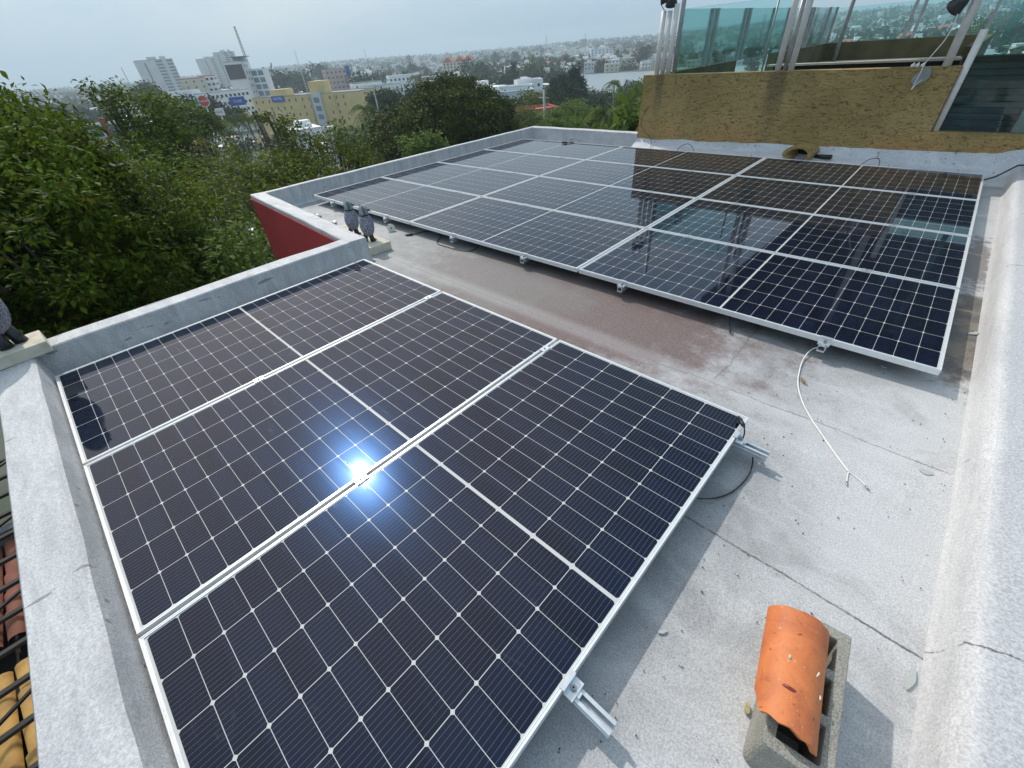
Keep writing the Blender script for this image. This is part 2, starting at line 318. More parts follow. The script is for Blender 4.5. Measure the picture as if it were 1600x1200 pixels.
# ================================================================== ROOF DECK AND PARAPETS
def grid_sheet(name, x0, x1, y0, y1, z, m, step=0.25, amp=0.004):
    b = MB(); b.sm = True; nx = int((x1 - x0) / step) + 1; ny = int((y1 - y0) / step) + 1
    vs = [(x0 + (x1 - x0) * i / nx, y0 + (y1 - y0) * j / ny, z + amp * mnoise.noise(Vector((i * 0.35, j * 0.35, 1)))) for j in range(ny + 1) for i in range(nx + 1)]
    b.add(vs, [(j * (nx + 1) + i, j * (nx + 1) + i + 1, (j + 1) * (nx + 1) + i + 1, (j + 1) * (nx + 1) + i) for j in range(ny) for i in range(nx)])
    return b.build(name, m)
def deck():
    b = MB(); b.sm = True; st = 0.12
    def sheet(x0, x1, y0, y1):
        nx = int((x1 - x0) / st) + 1; ny = int((y1 - y0) / st) + 1
        b.add([(x0 + (x1 - x0) * i / nx, y0 + (y1 - y0) * j / ny, 0.004 * mnoise.noise(Vector(((x0 + (x1 - x0) * i / nx) * 1.5, (y0 + (y1 - y0) * j / ny) * 1.5, 1)))) for j in range(ny + 1) for i in range(nx + 1)],
              [(j * (nx + 1) + i, j * (nx + 1) + i + 1, (j + 1) * (nx + 1) + i + 1, (j + 1) * (nx + 1) + i) for j in range(ny) for i in range(nx)])
    sheet(-0.25, 4.5, -0.15, 2.5); sheet(-3.08, 4.5, 2.5, 8.35)
    struct(b.build('roof_deck', 'roof_coating'))
deck()
def coved_wall(name, prof, a, b_, side, m, label, seg=0.12, amp=0.006, parent=None):
    """prof: (distance from the line towards the inside, height) running over the wall; swept from a to b_"""
    a = Vector(a + (0,)); b_ = Vector(b_ + (0,)); t = (b_ - a).normalized(); nrm = Vector((-t.y, t.x, 0)) * side
    n = max(2, int((b_ - a).length / seg)); k = len(prof); mb = MB(); mb.sm = False; vs = []
    for i in range(n + 1):
        p = a + (b_ - a) * i / n
        for (o, z) in prof:
            q = p + nrm * o + Vector((0, 0, z)); e = 0 if z < -1 else amp
            d = mnoise.noise(q * 3.1) * e + mnoise.noise(q * 11) * e * 0.5
            vs.append(q + nrm * d + Vector((0, 0, mnoise.noise(q * 2.7 + Vector((5, 5, 5))) * e)))
    fs = [(i * k + j, (i + 1) * k + j, (i + 1) * k + j + 1, i * k + j + 1) for i in range(n) for j in range(k - 1)]
    fs += [tuple(range(k)), tuple(n * k + j for j in range(k - 1, -1, -1))]
    mb.add(vs, fs); o = mb.build(name, m, parent)
    for f in o.data.polygons: f.use_smooth = len(f.vertices) == 4
    md = o.modifiers.new('s', 'EDGE_SPLIT'); md.split_angle = 0.6
    if label: tag(o, label, 'parapet')
    return o
# near parapet on the left (along X), broad top
coved_wall('parapet_wall', [(0.02, 0.0), (0.0, 0.02), (-0.012, 0.08), (-0.018, 0.2), (-0.024, 0.236), (-0.038, 0.246), (-0.20, 0.243), (-0.215, 0.22), (-0.22, -0.2), (-0.22, -6)], (-0.32, 0), (4.9, 0), 1, 'parapet_coating',
           'broad whitewashed parapet running past the near panels on the left edge', amp=0.005)
# side parapet (along Y) behind the near array
coved_wall('parapet_wall', [(0.05, -0.008), (0.012, 0.02), (0.0, 0.08), (0.0, 0.242), (-0.008, 0.25), (-0.15, 0.253), (-0.16, 0.244), (-0.162, -6)], (-0.168, -0.2), (-0.168, 2.435), -1, 'parapet_coating',
           'low whitewashed parapet along the far short side of the near array')
# jog parapet with the red facade below it
jp = coved_wall('parapet_wall', [(0.05, -0.008), (0.012, 0.02), (0.0, 0.08), (0.0, 0.242), (-0.01, 0.25), (-0.17, 0.253), (-0.182, 0.245), (-0.182, 0.222), (-0.182, 0.2), (-0.182, 0.1)], (-3.13, 2.64), (-0.160, 2.437), 1, 'parapet_coating',
           'whitewashed parapet above the dark red wall, in front of the two bird statues')
coved_wall('parapet_wall', [(0.05, -0.008), (0.012, 0.02), (0.0, 0.08), (0.0, 0.242), (-0.008, 0.25), (-0.075, 0.253), (-0.085, 0.244), (-0.085, -6)], (-3.035, 2.46), (-3.035, 8.36), -1, 'parapet_coating',
           'long low whitewashed parapet beyond the left side of the far array')
coved_wall('parapet_wall', [(0.05, -0.008), (0.012, 0.02), (0.0, 0.08), (0.0, 0.242), (-0.008, 0.25), (-0.12, 0.253), (-0.13, 0.244), (-0.13, -6)], (-3.12, 8.285), (-0.60, 8.285), -1, 'parapet_coating',
           'short whitewashed parapet at the far corner, left of the ochre wall')
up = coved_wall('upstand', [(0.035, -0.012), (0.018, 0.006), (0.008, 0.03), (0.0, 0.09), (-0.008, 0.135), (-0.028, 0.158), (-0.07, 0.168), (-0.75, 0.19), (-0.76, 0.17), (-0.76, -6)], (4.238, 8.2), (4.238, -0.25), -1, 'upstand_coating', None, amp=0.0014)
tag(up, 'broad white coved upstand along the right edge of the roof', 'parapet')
def red_wall():
    b = MB(); b.mat('red_render')
    A = Vector((-3.145, 2.447, 0)); B = Vector((-0.335, 2.254, 0)); t = (B - A).normalized(); nn = Vector((t.y, -t.x, 0))
    def slab(z0, z1, m, off):
        b.mat(m); a = A + nn * off; c = B + nn * off
        vs = [a + Vector((0, 0, z0)), c + Vector((0, 0, z0)), c + Vector((0, 0, z1)), a + Vector((0, 0, z1))]
        vs += [p + Vector((0, 0.12, 0)) for p in vs]
        b.add(vs, [(0, 1, 2, 3), (5, 4, 7, 6), (4, 0, 3, 7), (1, 5, 6, 2), (3, 2, 6, 7), (4, 5, 1, 0)])
    slab(-1.25, 0.205, 'red_render', 0.003)
    slab(-6, -1.25, 'yellow_render', 0.002)
    o = b.build('facade_wall'); tag(o, 'dark red rendered wall face below the jogged parapet', 'wall')
red_wall()
def plinth_ochre():
    # ochre stucco wall with a notch on the right for the tall window
    root = thing('ochre_wall', 'rough ochre stucco wall behind the far array carrying the glass terrace rail', 'wall')
    b = MB(); Y0, Y1 = 8.30, 8.46
    def quad_grid(x0, x1, z0, z1):
        nx = max(1, int((x1 - x0) / 0.06)); nz_ = max(1, int((z1 - z0) / 0.06)); vs = []
        for j in range(nz_ + 1):
            for i in range(nx + 1):
                X = x0 + (x1 - x0) * i / nx; Z = z0 + (z1 - z0) * j / nz_
                vs.append((X, Y0 + 0.012 * mnoise.noise(Vector((X * 3, 0, Z * 3))) + 0.006 * mnoise.noise(Vector((X * 14, 3, Z * 14))), Z))
        b.add(vs, [(j * (nx + 1) + i, j * (nx + 1) + i + 1, (j + 1) * (nx + 1) + i + 1, (j + 1) * (nx + 1) + i) for j in range(nz_) for i in range(nx)])
    quad_grid(-0.60, 3.36, 0.0, 1.08); quad_grid(3.36, 5.1, 0.0, 0.44)
    for (x0, x1, z1) in ((-0.60, 3.36, 1.08), (3.36, 5.1, 0.44)):
        b.add([(x0, Y0, z1), (x1, Y0, z1), (x1, Y1, z1 + 0.004), (x0, Y1, z1 + 0.004)], [(0, 1, 2, 3)])
    b.add([(-0.60, Y0, -6), (-0.60, Y1 + 0.1, -6), (-0.60, Y1 + 0.1, 1.08), (-0.60, Y0, 1.08)], [(0, 3, 2, 1)])
    b.add([(3.36, Y0, 0.44), (3.36, Y1, 0.44), (3.36, Y1, 1.08), (3.36, Y0, 1.08)], [(0, 1, 2, 3)])
    b.add([(-0.60, Y1, -6), (5.1, Y1, -6), (5.1, Y1, 0.44), (3.36, Y1, 0.44), (3.36, Y1, 1.08), (-0.6, Y1, 1.08)], [(0, 5, 4, 3, 2, 1)])
    b.build('stucco_face', 'ochre_stucco', root)
    return root
plinth_ochre()
# white flashing strip in front of the ochre wall with an uneven torn upper edge
def flashing():
    b = MB(); b.sm = True; n = 110; vs = []
    for i in range(n + 1):
        X = -0.60 + 5.0 * i / n; top = 0.17 + 0.016 * (X + 0.6) + 0.018 * mnoise.noise(Vector((X * 2.2, 0, 0))) + 0.012 * mnoise.noise(Vector((X * 9, 4, 0)))
        if X > 4.0: top += (X - 4.0) * 0.25
        for o_, z in ((0.50, 0.004), (0.36, 0.03), (0.17, 0.07), (0.05, 0.12), (0.016, top), (-0.02, top + 0.002)):
            d = 0.01 * mnoise.noise(Vector((X * 4, o_ * 9, z * 8)))
            vs.append((X, 8.3 - o_ + d, z + d * 0.5))
    b.add(vs, [(i * 6 + j, (i + 1) * 6 + j, (i + 1) * 6 + j + 1, i * 6 + j + 1) for i in range(n) for j in range(5)])
    tag(b.build('wall_flashing', 'white_flashing'), 'white painted waterproof strip along the foot of the ochre wall', 'flashing')
flashing()
# ================================================================== SOLAR PANELS
PW, PL = 1.134, 2.279
def make_panel(name, label, group):
    root = thing(name, label, 'solar panel', group=group)
    b = MB(); prof = [(0.0, -0.035), (0.0, -0.0006), (0.0006, 0.0), (0.0052, 0.0), (0.0056, -0.0018), (0.0088, -0.0018), (0.0092, -0.0002), (0.0125, -0.0002), (0.0125, -0.0040), (0.013, -0.006)]
    vs = []
    for o_, z in prof: vs += [(o_, o_, z), (PW - o_, o_, z), (PW - o_, PL - o_, z), (o_, PL - o_, z)]
    b.add(vs, [(i * 4 + k, i * 4 + (k + 1) % 4, (i + 1) * 4 + (k + 1) % 4, (i + 1) * 4 + k) for i in range(len(prof) - 1) for k in range(4)])
    b.add([(0.0, 0, -0.035), (PW, 0, -0.035), (PW, PL, -0.035), (0, PL, -0.035), (0.03, 0.03, -0.035), (PW - 0.03, 0.03, -0.035), (PW - 0.03, PL - 0.03, -0.035), (0.03, PL - 0.03, -0.035)],
          [(0, 4, 5, 1), (1, 5, 6, 2), (2, 6, 7, 3), (3, 7, 4, 0)])
    b.build('frame', 'anodised_aluminium', root)
    g = MB(); g.add([(0.012, 0.012, -0.0036), (PW - 0.012, 0.012, -0.0036), (PW - 0.012, PL - 0.012, -0.0036), (0.012, PL - 0.012, -0.0036)], [(0, 1, 2, 3)])
    g.add([(0.012, 0.012, -0.0095), (PW - 0.012, 0.012, -0.0095), (PW - 0.012, PL - 0.012, -0.0095), (0.012, PL - 0.012, -0.0095)], [(3, 2, 1, 0)])
    g.mats = []; o = g.build('cell_glass', 'solar_glass', root)
    return root
GA, GB = 'solar panels of the near array', 'solar panels of the far array'
panel0 = make_panel('solar_panel', 'solar panel of the near array lying along the low side parapet', GA)
panel0.location = (0, 0, PZ)
dup(panel0, (PW + 0.02, 0, PZ), 0, 'middle solar panel of the near array, between two others', GA)
dup(panel0, (2 * PW + 0.04, 0, PZ), 0, 'nearest solar panel of the near array, its corner holding a black plug', GA)
BX, BY, YAW = -2.8169, 3.1749, 0.0085
bex = Vector((math.cos(YAW), math.sin(YAW), 0)); bey = Vector((-math.sin(YAW), math.cos(YAW), 0))
def bpt(a, b_, z=PZ): return Vector((BX, BY, 0)) + bex * a + bey * b_ + Vector((0, 0, z))
rows = ['front row', 'second row', 'third row', 'back row']; cols = ['left', 'middle', 'right']
for r in range(4):
    for c in range(3):
        # long side runs along bex: rotate by yaw - 90 deg, origin at far-left corner
        p = bpt(c * (PL + 0.02), r * (PW + 0.02) + PW)
        dup(panel0, p, YAW - math.pi / 2, f'{cols[c]} solar panel in the {rows[r]} of the far array', GB)
# mounting rails with their clamps and feet
def rail(p0, d, length, stations, ends, label, group):
    """p0: start on the panel-face plane; d: direction; stations: distances of mid clamps; ends: (distance, sign) of end clamps"""
    d = Vector(d).normalized(); s = Vector((-d.y, d.x, 0)); root = thing('mounting_rail', label, 'rail', (p0[0], p0[1], 0), 0, group)
    b = MB(); h = PZ - 0.0355
    prof = [(-0.020, 0.0), (0.020, 0.0), (0.020, 0.038), (0.009, 0.038), (0.009, 0.034), (0.016, 0.034), (0.016, 0.012), (-0.016, 0.012), (-0.016, 0.034), (-0.009, 0.034), (-0.009, 0.038), (-0.020, 0.038), (-0.020, 0.022), (-0.0235, 0.022), (-0.0235, 0.018), (-0.020, 0.018)]
    n = len(prof)
    z0 = h - 0.038; vs = []
    for e in (0, length):
        for a, z in prof: vs.append(d * e + s * a + Vector((0, 0, z0 + z)))
    b.add(vs, [(i, n + i, n + (i + 1) % n, (i + 1) % n) for i in range(n)])
    for e in (0, n):   # end caps as small quads of the C section
        for q in ((0, 1, 6, 7), (1, 2, 5, 6), (2, 3, 4, 5), (0, 7, 8, 15), (15, 8, 12, 12), (8, 9, 11, 12), (9, 10, 11, 11), (12, 15, 14, 13)):
            q = list(dict.fromkeys(q)); b.add([vs[e + k] for k in q], [tuple(range(len(q)))])
    b.build('channel', 'bare_aluminium', root)
    for st in stations:
        m = MB(); c = d * st + Vector((0, 0, PZ)); M = Matrix.Translation(c) @ Matrix(((d.x, s.x, 0, 0), (d.y, s.y, 0, 0), (0, 0, 1, 0), (0, 0, 0, 1)))
        m.box((-0.021, -0.028, 0.0002), (0.021, 0.028, 0.0035), M=M); m.box((-0.0085, -0.028, -0.034), (0.0085, 0.028, 0.0002), M=M)
        k = m.build('clamp', 'bare_aluminium', root)
        q = MB(); q.tube([c + Vector((0, 0, 0.003)), c + Vector((0, 0, 0.009))], 0.0065, 12); q.build('bolt', 'steel_bolt', k)
    for (st, sg) in ends:
        m = MB(); c = d * st + Vector((0, 0, PZ)); M = Matrix.Translation(c) @ Matrix(((d.x * sg, s.x, 0, 0), (d.y * sg, s.y, 0, 0), (0, 0, 1, 0), (0, 0, 0, 1)))
        m.box((-0.012, -0.030, 0.0004), (0.0055, 0.030, 0.0034), M=M); m.box((0.0025, -0.030, -0.026), (0.0055, 0.030, 0.0004), M=M)
        m.box((0.0055, -0.030, -0.026), (0.032, 0.030, -0.0225), M=M); m.box((0.032, -0.030, -0.0345), (0.035, 0.030, -0.0225), M=M)
        m.box((0.004, -0.009, -0.036), (0.045, 0.009, -0.0265), M=M)
        k = m.build('end_clamp', 'bare_aluminium', root)
        q = MB(); c2 = c + d * (0.018 * sg); q.tube([c2 + Vector((0, 0, -0.0225)), c2 + Vector((0, 0, -0.0205))], 0.0105, 14)
        q.tube([c2 + Vector((0, 0, -0.0205)), c2 + Vector((0, 0, -0.013))], 0.0065, 14); q.mat('dark_opening')
        q.mats = [MATS['steel_bolt'], MATS['dark_opening']]; q.mi = [0] * len(q.f); q.cur = 1
        q.tube([c2 + Vector((0, 0, -0.0131)), c2 + Vector((0, 0, -0.0128))], 0.0035, 6); q.build('bolt', None, k)
    step = 1.15; x = 0.25
    while x < length - 0.12:
        m = MB(); c = d * x + s * 0.0205; M = Matrix.Translation(c) @ Matrix(((d.x, s.x, 0, 0), (d.y, s.y, 0, 0), (0, 0, 1, 0), (0, 0, 0, 1)))
        m.box((-0.02, 0.0, 0.003), (0.02, 0.005, z0 + 0.032), M=M); m.box((-0.02, 0.0, 0.001), (0.02, 0.05, 0.006), M=M)
        m.build('foot', 'bare_aluminium', root); x += step
    return root
A2, A3, A4 = PW + 0.01, 2 * PW + 0.03, 3 * PW + 0.04
rail((0.02, 0.852, 0), (1, 0, 0), 3.575, [A2 - 0.02, A3 - 0.02], [(A4 - 0.02, 1)], 'aluminium rail jutting from the nearest panel low in the picture', 'rails under the near array')
rail((0.02, 2.140, 0), (1, 0, 0), 3.565, [A2 - 0.02, A3 - 0.02], [(A4 - 0.02, 1)], 'aluminium rail jutting out beside the black cable plug', 'rails under the near array')
rl = ['beside the left parapet', 'behind the bird statues', 'above the looped black cable', 'left of the middle of the front edge', 'left of the hanging plug', 'where the white cord starts']
for i, a in enumerate((0.56, 1.83, 3.04, 4.01, 5.01, 6.36)):
    p = bpt(a, -0.045)
    rail((p.x, p.y, 0), bey, 4.66, [0.045 + k * (PW + 0.02) - 0.01 for k in (1, 2, 3)], [(0.045, -1), (0.045 + 4 * (PW + 0.02) - 0.02, 1)], f'aluminium rail end under the far array, {rl[i]}', 'rails under the far array')
def fy(u, v, Y):
    d = ray(u, v); return Vector(CAM + d * (Y - CAM[1]) / d[1])
def spline(pts, n=6):
    P = [Vector(p) for p in pts]; out = []
    for i in range(len(P) - 1):
        a = P[max(i - 1, 0)]; b = P[i]; c = P[i + 1]; d = P[min(i + 2, len(P) - 1)]
        for k in range(n):
            t = k / n; out.append(0.5 * ((2 * b) + (c - a) * t + (2 * a - 5 * b + 4 * c - d) * t * t + (3 * b - a - 3 * c + d) * t ** 3))
    return out + [P[-1]]
# ================================================================== SMALL THINGS ON THE ROOF
# --- concrete block with a broken clay tile lying over it
def concrete_material():
    n = new_mat('rough_concrete'); g = n.new('ShaderNodeTexCoord').outputs['Object']
    a = n.noise(g, 12, 6, 0.7); f = n.noise(g, 190, 3, 0.8); sp = n.new('ShaderNodeSeparateXYZ'); n.link(new_normal(n), sp.inputs[0])
    base = n.mix(n.ramp(a, 0.3, 0.7), (0.25, 0.245, 0.21), (0.37, 0.36, 0.31)); base = n.mix(n.ramp(f, 0.35, 0.65), n.mix(0.45, base, (0.12, 0.11, 0.09)), n.mix(0.25, base, (0.7, 0.68, 0.6)))
    n.link(base, n.bsdf.inputs['Base Color']); n.bsdf.inputs['Roughness'].default_value = 0.9; n.bump(n.math('ADD', f, a), 0.8, 0.006)
def new_normal(n): return n.new('ShaderNodeNewGeometry').outputs['Normal']
concrete_material()
def terracotta_material():
    n = new_mat('terracotta'); g = n.new('ShaderNodeTexCoord').outputs['Object']
    a = n.noise(g, 9, 6, 0.65, 0.6); f = n.noise(g, 150, 3, 0.7); p = n.noise(g, 60, 3, 0.5)
    base = n.mix(n.ramp(a, 0.35, 0.72), (0.62, 0.19, 0.055), (0.46, 0.125, 0.042)); base = n.mix(n.ramp(n.noise(g, 22, 5, 0.7), 0.56, 0.7, 0, 0.5), base, (0.30, 0.075, 0.035))
    base = n.mix(n.ramp(p, 0.68, 0.74), base, (0.20, 0.05, 0.025)); base = n.mix(n.ramp(f, 0.6, 0.75, 0, 0.3), base, (0.75, 0.36, 0.17))
    base = n.mix(n.ramp(n.noise(g, 45, 6, 0.75, 0.5), 0.60, 0.68, 0, 0.55), base, (0.26, 0.085, 0.045)); base = n.mix(n.ramp(n.noise(g, 80, 4, 0.7), 0.66, 0.70, 0, 0.7), base, (0.70, 0.55, 0.42))
    n.link(base, n.bsdf.inputs['Base Color']); n.bsdf.inputs['Roughness'].default_value = 0.6; n.bump(n.math('ADD', a, n.math('MULTIPLY', f, 0.5)), 0.5, 0.004)
terracotta_material()
simple('dark_red_chip', (0.22, 0.03, 0.02), 0.35); simple('mortar', (0.55, 0.5, 0.42), 0.9)
BLK = Vector((3.885, 1.05, 0)); byaw = math.radians(5.8)
blk = thing('concrete_block', 'hollow grey concrete block standing on the deck under the orange tile', 'concrete block', BLK, byaw)
b = MB(); W_, L_, H_ = 0.15, 0.40, 0.19
cav = [(0.032, 0.126), (0.152, 0.248), (0.274, 0.368)]
xs = [0, 0.026, W_ - 0.03, W_]; ys = [0] + [t for c in cav for t in c] + [L_]
RC = 0.022; arc0 = [(RC - RC * math.cos(t), RC - RC * math.sin(t)) for t in [math.pi / 2 * k / 4 for k in range(5)]]      # from (0, RC) to (RC, 0)
arc1 = [(x, L_ - y) for x, y in arc0[::-1]]                                                                             # from (RC, L) to (0, L - RC)
for j in range(len(ys) - 1):
    for i in range(3):
        hole = i == 1 and j % 2 == 1
        P_ = [(xs[i], ys[j]), (xs[i + 1], ys[j]), (xs[i + 1], ys[j + 1]), (xs[i], ys[j + 1])]
        if i == 0 and j == 0: P_ = arc0 + P_[1:]
        if i == 0 and j == len(ys) - 2: P_ = P_[:3] + arc1
        if not hole:
            b.add([(x, y, H_) for x, y in P_], [tuple(range(len(P_)))]); b.add([(x, y, 0) for x, y in P_], [tuple(range(len(P_)))[::-1]])
        else:
            for k in range(4):
                (xa, ya), (xb, yb) = P_[k], P_[(k + 1) % 4]; b.add([(xa, ya, 0), (xb, yb, 0), (xb, yb, H_), (xa, ya, H_)], [(0, 1, 2, 3)])
rim = arc0 + [(x, 0) for x in xs[1:]] + [(W_, y) for y in ys[1:]] + [(x, L_) for x in xs[::-1][1:-1]] + arc1 + [(0, y) for y in ys[::-1][1:-1]] + [arc0[0]]
for p, q in zip(rim[:-1], rim[1:]): b.add([p + (0,), q + (0,), q + (H_,), p + (H_,)], [(0, 1, 2, 3)])
o = b.build('block_body', 'rough_concrete', blk)
bm = bmesh.new(); bm.from_mesh(o.data); bmesh.ops.remove_doubles(bm, verts=bm.verts, dist=1e-5); bmesh.ops.recalc_face_normals(bm, faces=bm.faces); bm.to_mesh(o.data); bm.free()
bv = o.modifiers.new('b', 'BEVEL'); bv.width = 0.004; bv.segments = 2; bv.limit_method = 'ANGLE'; bv.angle_limit = 0.9
til = thing('roof_tile', 'orange half-round clay roof tile with a broken near end, lying over the block', 'roof tile', (3.889, 1.258, 0.188), math.radians(9.0))
b = MB(); b.sm = True; R_, th = 0.074, 0.012; NA, NL = 18, 12; outer = []; inner = []
for j in range(NL + 1):
    t = j / NL
    for i in range(NA + 1):
        a = math.pi * (0.03 + 0.94 * i / NA); w_ = 1.0 + 0.06 * t
        s1 = i / NA; near = -0.172 + 0.028 * s1 + 0.40 * max(0, s1 - 0.84) - 0.25 * max(0, s1 - 0.92) - 0.010 * math.sin(a) + 0.003 * math.sin(a * 9) + 0.05 * max(0, 0.08 - s1)
        farr = 0.145 + 0.006 * mnoise.noise(Vector((a * 3, 1, 1)))
        y = near + (farr - near) * t; k = 1 + 0.012 * mnoise.noise(Vector((a * 2, t * 3, 5)))
        outer.append((R_ * w_ * k * math.cos(a), y, 0.072 * k * math.sin(a) + 0.002)); inner.append(((R_ * w_ - th) * k * math.cos(a), y + 0.002 * (1 - t), (0.072 - th) * k * math.sin(a) + 0.002))
b.add(outer + inner, [])
K = (NA + 1) * (NL + 1); q = NA + 1; fs = []
for j in range(NL):
    for i in range(NA):
        a = j * q + i; fs.append((a, a + 1, a + q + 1, a + q)); fs.append((K + a, K + a + q, K + a + q + 1, K + a + 1))
for i in range(NA): fs.append((i, K + i, K + i + 1, i + 1)); a = NL * q + i; fs.append((a, a + 1, K + a + 1, K + a))
for j in range(NL): a = j * q; fs.append((a, a + q, K + a + q, K + a)); a = j * q + NA; fs.append((a, K + a, K + a + q, a + q))
b.f = fs; b.mi = [0] * len(fs); b.smooth = [True] * len(fs)
to = b.build('tile_shell', 'terracotta', til); md = to.modifiers.new('s', 'EDGE_SPLIT'); md.split_angle = 0.8
def scab(cx, cy, rx, ry, m, rot=0):     # chip or mortar crust on the curved tile, cx along the arc (rad), cy along the tile
    b = MB(); b.sm = True; vs = []; n = 14
    for ring, hh in ((1.0, 0.0008), (0.6, 0.0035), (0.0, 0.0045)):
        for i in range(n):
            q = 2 * math.pi * i / n; r = ring * (1 + 0.3 * mnoise.noise(Vector((math.cos(q) * 1.3, math.sin(q) * 1.3, cx * 7 + cy * 30))))
            u_ = math.cos(q) * rx * r; w_ = math.sin(q) * ry * r; a = cx + (u_ * math.cos(rot) - w_ * math.sin(rot)) / R_; y = cy + u_ * math.sin(rot) + w_ * math.cos(rot)
            k = 1.03 * (R_ + hh) ; vs.append((k * math.cos(a), y, (0.072 + hh) * math.sin(a) + 0.0025))
    b.add(vs, [(r * n + i, r * n + (i + 1) % n, (r + 1) * n + (i + 1) % n, (r + 1) * n + i) for r in range(2) for i in range(n)])
    return b
scab(1.75, -0.078, 0.016, 0.0045, 'x', 0.1).build('chip', 'dark_red_chip', til)
scab(1.85, 0.0, 0.004, 0.006, 'x').build('mortar_crust', 'mortar', til); scab(0.92, 0.0, 0.002, 0.010, 'x', 0.4).build('mortar_crust', 'mortar', til); scab(0.72, -0.05, 0.002, 0.007, 'x').build('mortar_crust', 'mortar', til)
# --- bird statues
def statue_material():
    n = new_mat('speckled_grey_stone'); g = n.new('ShaderNodeTexCoord').outputs['Object']
    f = n.noise(g, 130, 2, 0.6); a = n.noise(g, 30, 3, 0.6)
    base = n.mix(n.ramp(f, 0.42, 0.58), (0.06, 0.062, 0.08), (0.30, 0.31, 0.37)); base = n.mix(n.ramp(a, 0.4, 0.7, 0, 0.3), base, (0.4, 0.4, 0.44))
    n.link(base, n.bsdf.inputs['Base Color']); n.bsdf.inputs['Roughness'].default_value = 0.75; n.bump(f, 0.6, 0.003)
statue_material()
simple('pale_grey_paint', (0.25, 0.28, 0.28), 0.6, var=0.2, scale=40); simple('slate_paint', (0.09, 0.11, 0.115), 0.5, var=0.2, scale=30); simple('black_paint', (0.014, 0.015, 0.02), 0.35, var=0.2, scale=30)
simple('cream_concrete', (0.55, 0.50, 0.40), 0.85, var=0.16, scale=14, bump=0.5, bscale=90); simple('grey_concrete', (0.28, 0.28, 0.26), 0.9, var=0.2, scale=12, bump=0.4)
def bird(loc, face, lean, label, s=1.0):
    root = thing('bird_statue', label, 'statue', loc, 0, 'speckled bird statues on the parapet')
    fd = Vector((math.cos(face), math.sin(face), 0)); sd_ = Vector((-fd.y, fd.x, 0)); ln = Vector(lean)
    def loft(prof, name, mats, pick=None, n=20):
        b = MB(); b.sm = True
        for m in mats: b.mat(m)
        vs = []
        for (z, r, fo) in prof:
            c = Vector((0, 0, z)) * s + ln * z * s + fd * fo * s
            for i in range(n):
                q = 2 * math.pi * i / n; vs.append(c + (fd * math.cos(q) * 0.92 + sd_ * math.sin(q)) * r * s)
        b.add(vs, [(j * n + i, j * n + (i + 1) % n, (j + 1) * n + (i + 1) % n, (j + 1) * n + i) for j in range(len(prof) - 1) for i in range(n)])
        b.add([vs[i] for i in range(n)], [tuple(range(n))[::-1]]); b.add([vs[-n + i] for i in range(n)], [tuple(range(n))])
        if pick: b.mi = [pick(k // n, (k % n + 0.5) / n * 2 * math.pi) for k in range((len(prof) - 1) * n)] + [0, 0]
        mm = b.mats; o = b.build(name, None, root); return o
    loft([(0.05, 0.02, -0.006), (0.065, 0.045, -0.006), (0.09, 0.065, -0.006), (0.125, 0.080, -0.003), (0.165, 0.086, 0), (0.20, 0.082, 0.002), (0.235, 0.071, 0.004), (0.262, 0.058, 0.006), (0.28, 0.050, 0.007)], 'body', ['speckled_grey_stone'])
    # head: pale cheeks, slate hood down the back and over the crown
    loft([(0.270, 0.054, 0.007), (0.277, 0.057, 0.007), (0.283, 0.054, 0.007)], 'collar', ['black_paint'])
    loft([(0.28, 0.048, 0.008), (0.30, 0.054, 0.010), (0.325, 0.054, 0.012), (0.348, 0.046, 0.012), (0.366, 0.031, 0.010), (0.378, 0.012, 0.006)], 'head', ['pale_grey_paint', 'slate_paint'],
         lambda j, q: 1 if (abs(q - math.pi) < 0.75 or j > 4 or abs(q - 5.0) < 0.35 or abs(q - 1.28) < 0.35) else 0)
    b = MB(); b.sm = True; c = ln * 0.32 * s + Vector((0, 0, 0.322 * s)) + fd * 0.056 * s
    b.tube([c, c + fd * 0.02 * s + Vector((0, 0, -0.002)), c + fd * 0.036 * s + Vector((0, 0, -0.010))], [0.013 * s, 0.010 * s, 0.002], 10); b.build('beak', 'black_paint', root)
    for sg in (-1, 1):
        b = MB(); b.sm = True; c = ln * 0.33 * s + Vector((0, 0, 0.336 * s)) + fd * 0.050 * s + sd_ * 0.028 * sg * s; b.ell(c, (0.006 * s,) * 3, 8, 6); b.build('eye', 'black_paint', root)
    b = MB(); b.sm = True; c = ln * 0.36 * s + Vector((0, 0, 0.365 * s)); b.tube([c, c + Vector((0, 0, 0.012)) - fd * 0.004, c + Vector((0, 0, 0.022)) - fd * 0.01], [0.010, 0.006, 0.002], 8); b.build('crest', 'slate_paint', root)
    # black feet and tail resting on the plinth
    b = MB()
    for sg in (-1, 1):
        c = sd_ * 0.022 * sg * s; top = ln * 0.11 * s + Vector((0, 0, 0.11 * s)) + c
        b.tube([top, c * 1.1 + Vector((0, 0, 0.05)) + fd * 0.004, c * 1.15 + Vector((0, 0, 0.0)) + fd * 0.012], [0.022 * s, 0.021 * s, 0.024 * s], 8)
        b.ell(c * 1.2 + fd * 0.022 + Vector((0, 0, 0.006)), (0.028, 0.016, 0.007), 10, 6, Matrix.Rotation(face, 3, 'Z'))
    b.sm = True; b.smooth = [True] * len(b.f); b.build('feet', 'black_paint', root)
    b = MB(); b.sm = True; top = ln * 0.12 * s + Vector((0, 0, 0.12 * s)) - fd * 0.035
    b.tube([top, Vector((0, 0, 0.055)) - fd * 0.05, Vector((0, 0, 0.004)) - fd * 0.058], [0.020, 0.022, 0.018], 8); b.build('tail', 'black_paint', root)
    return root
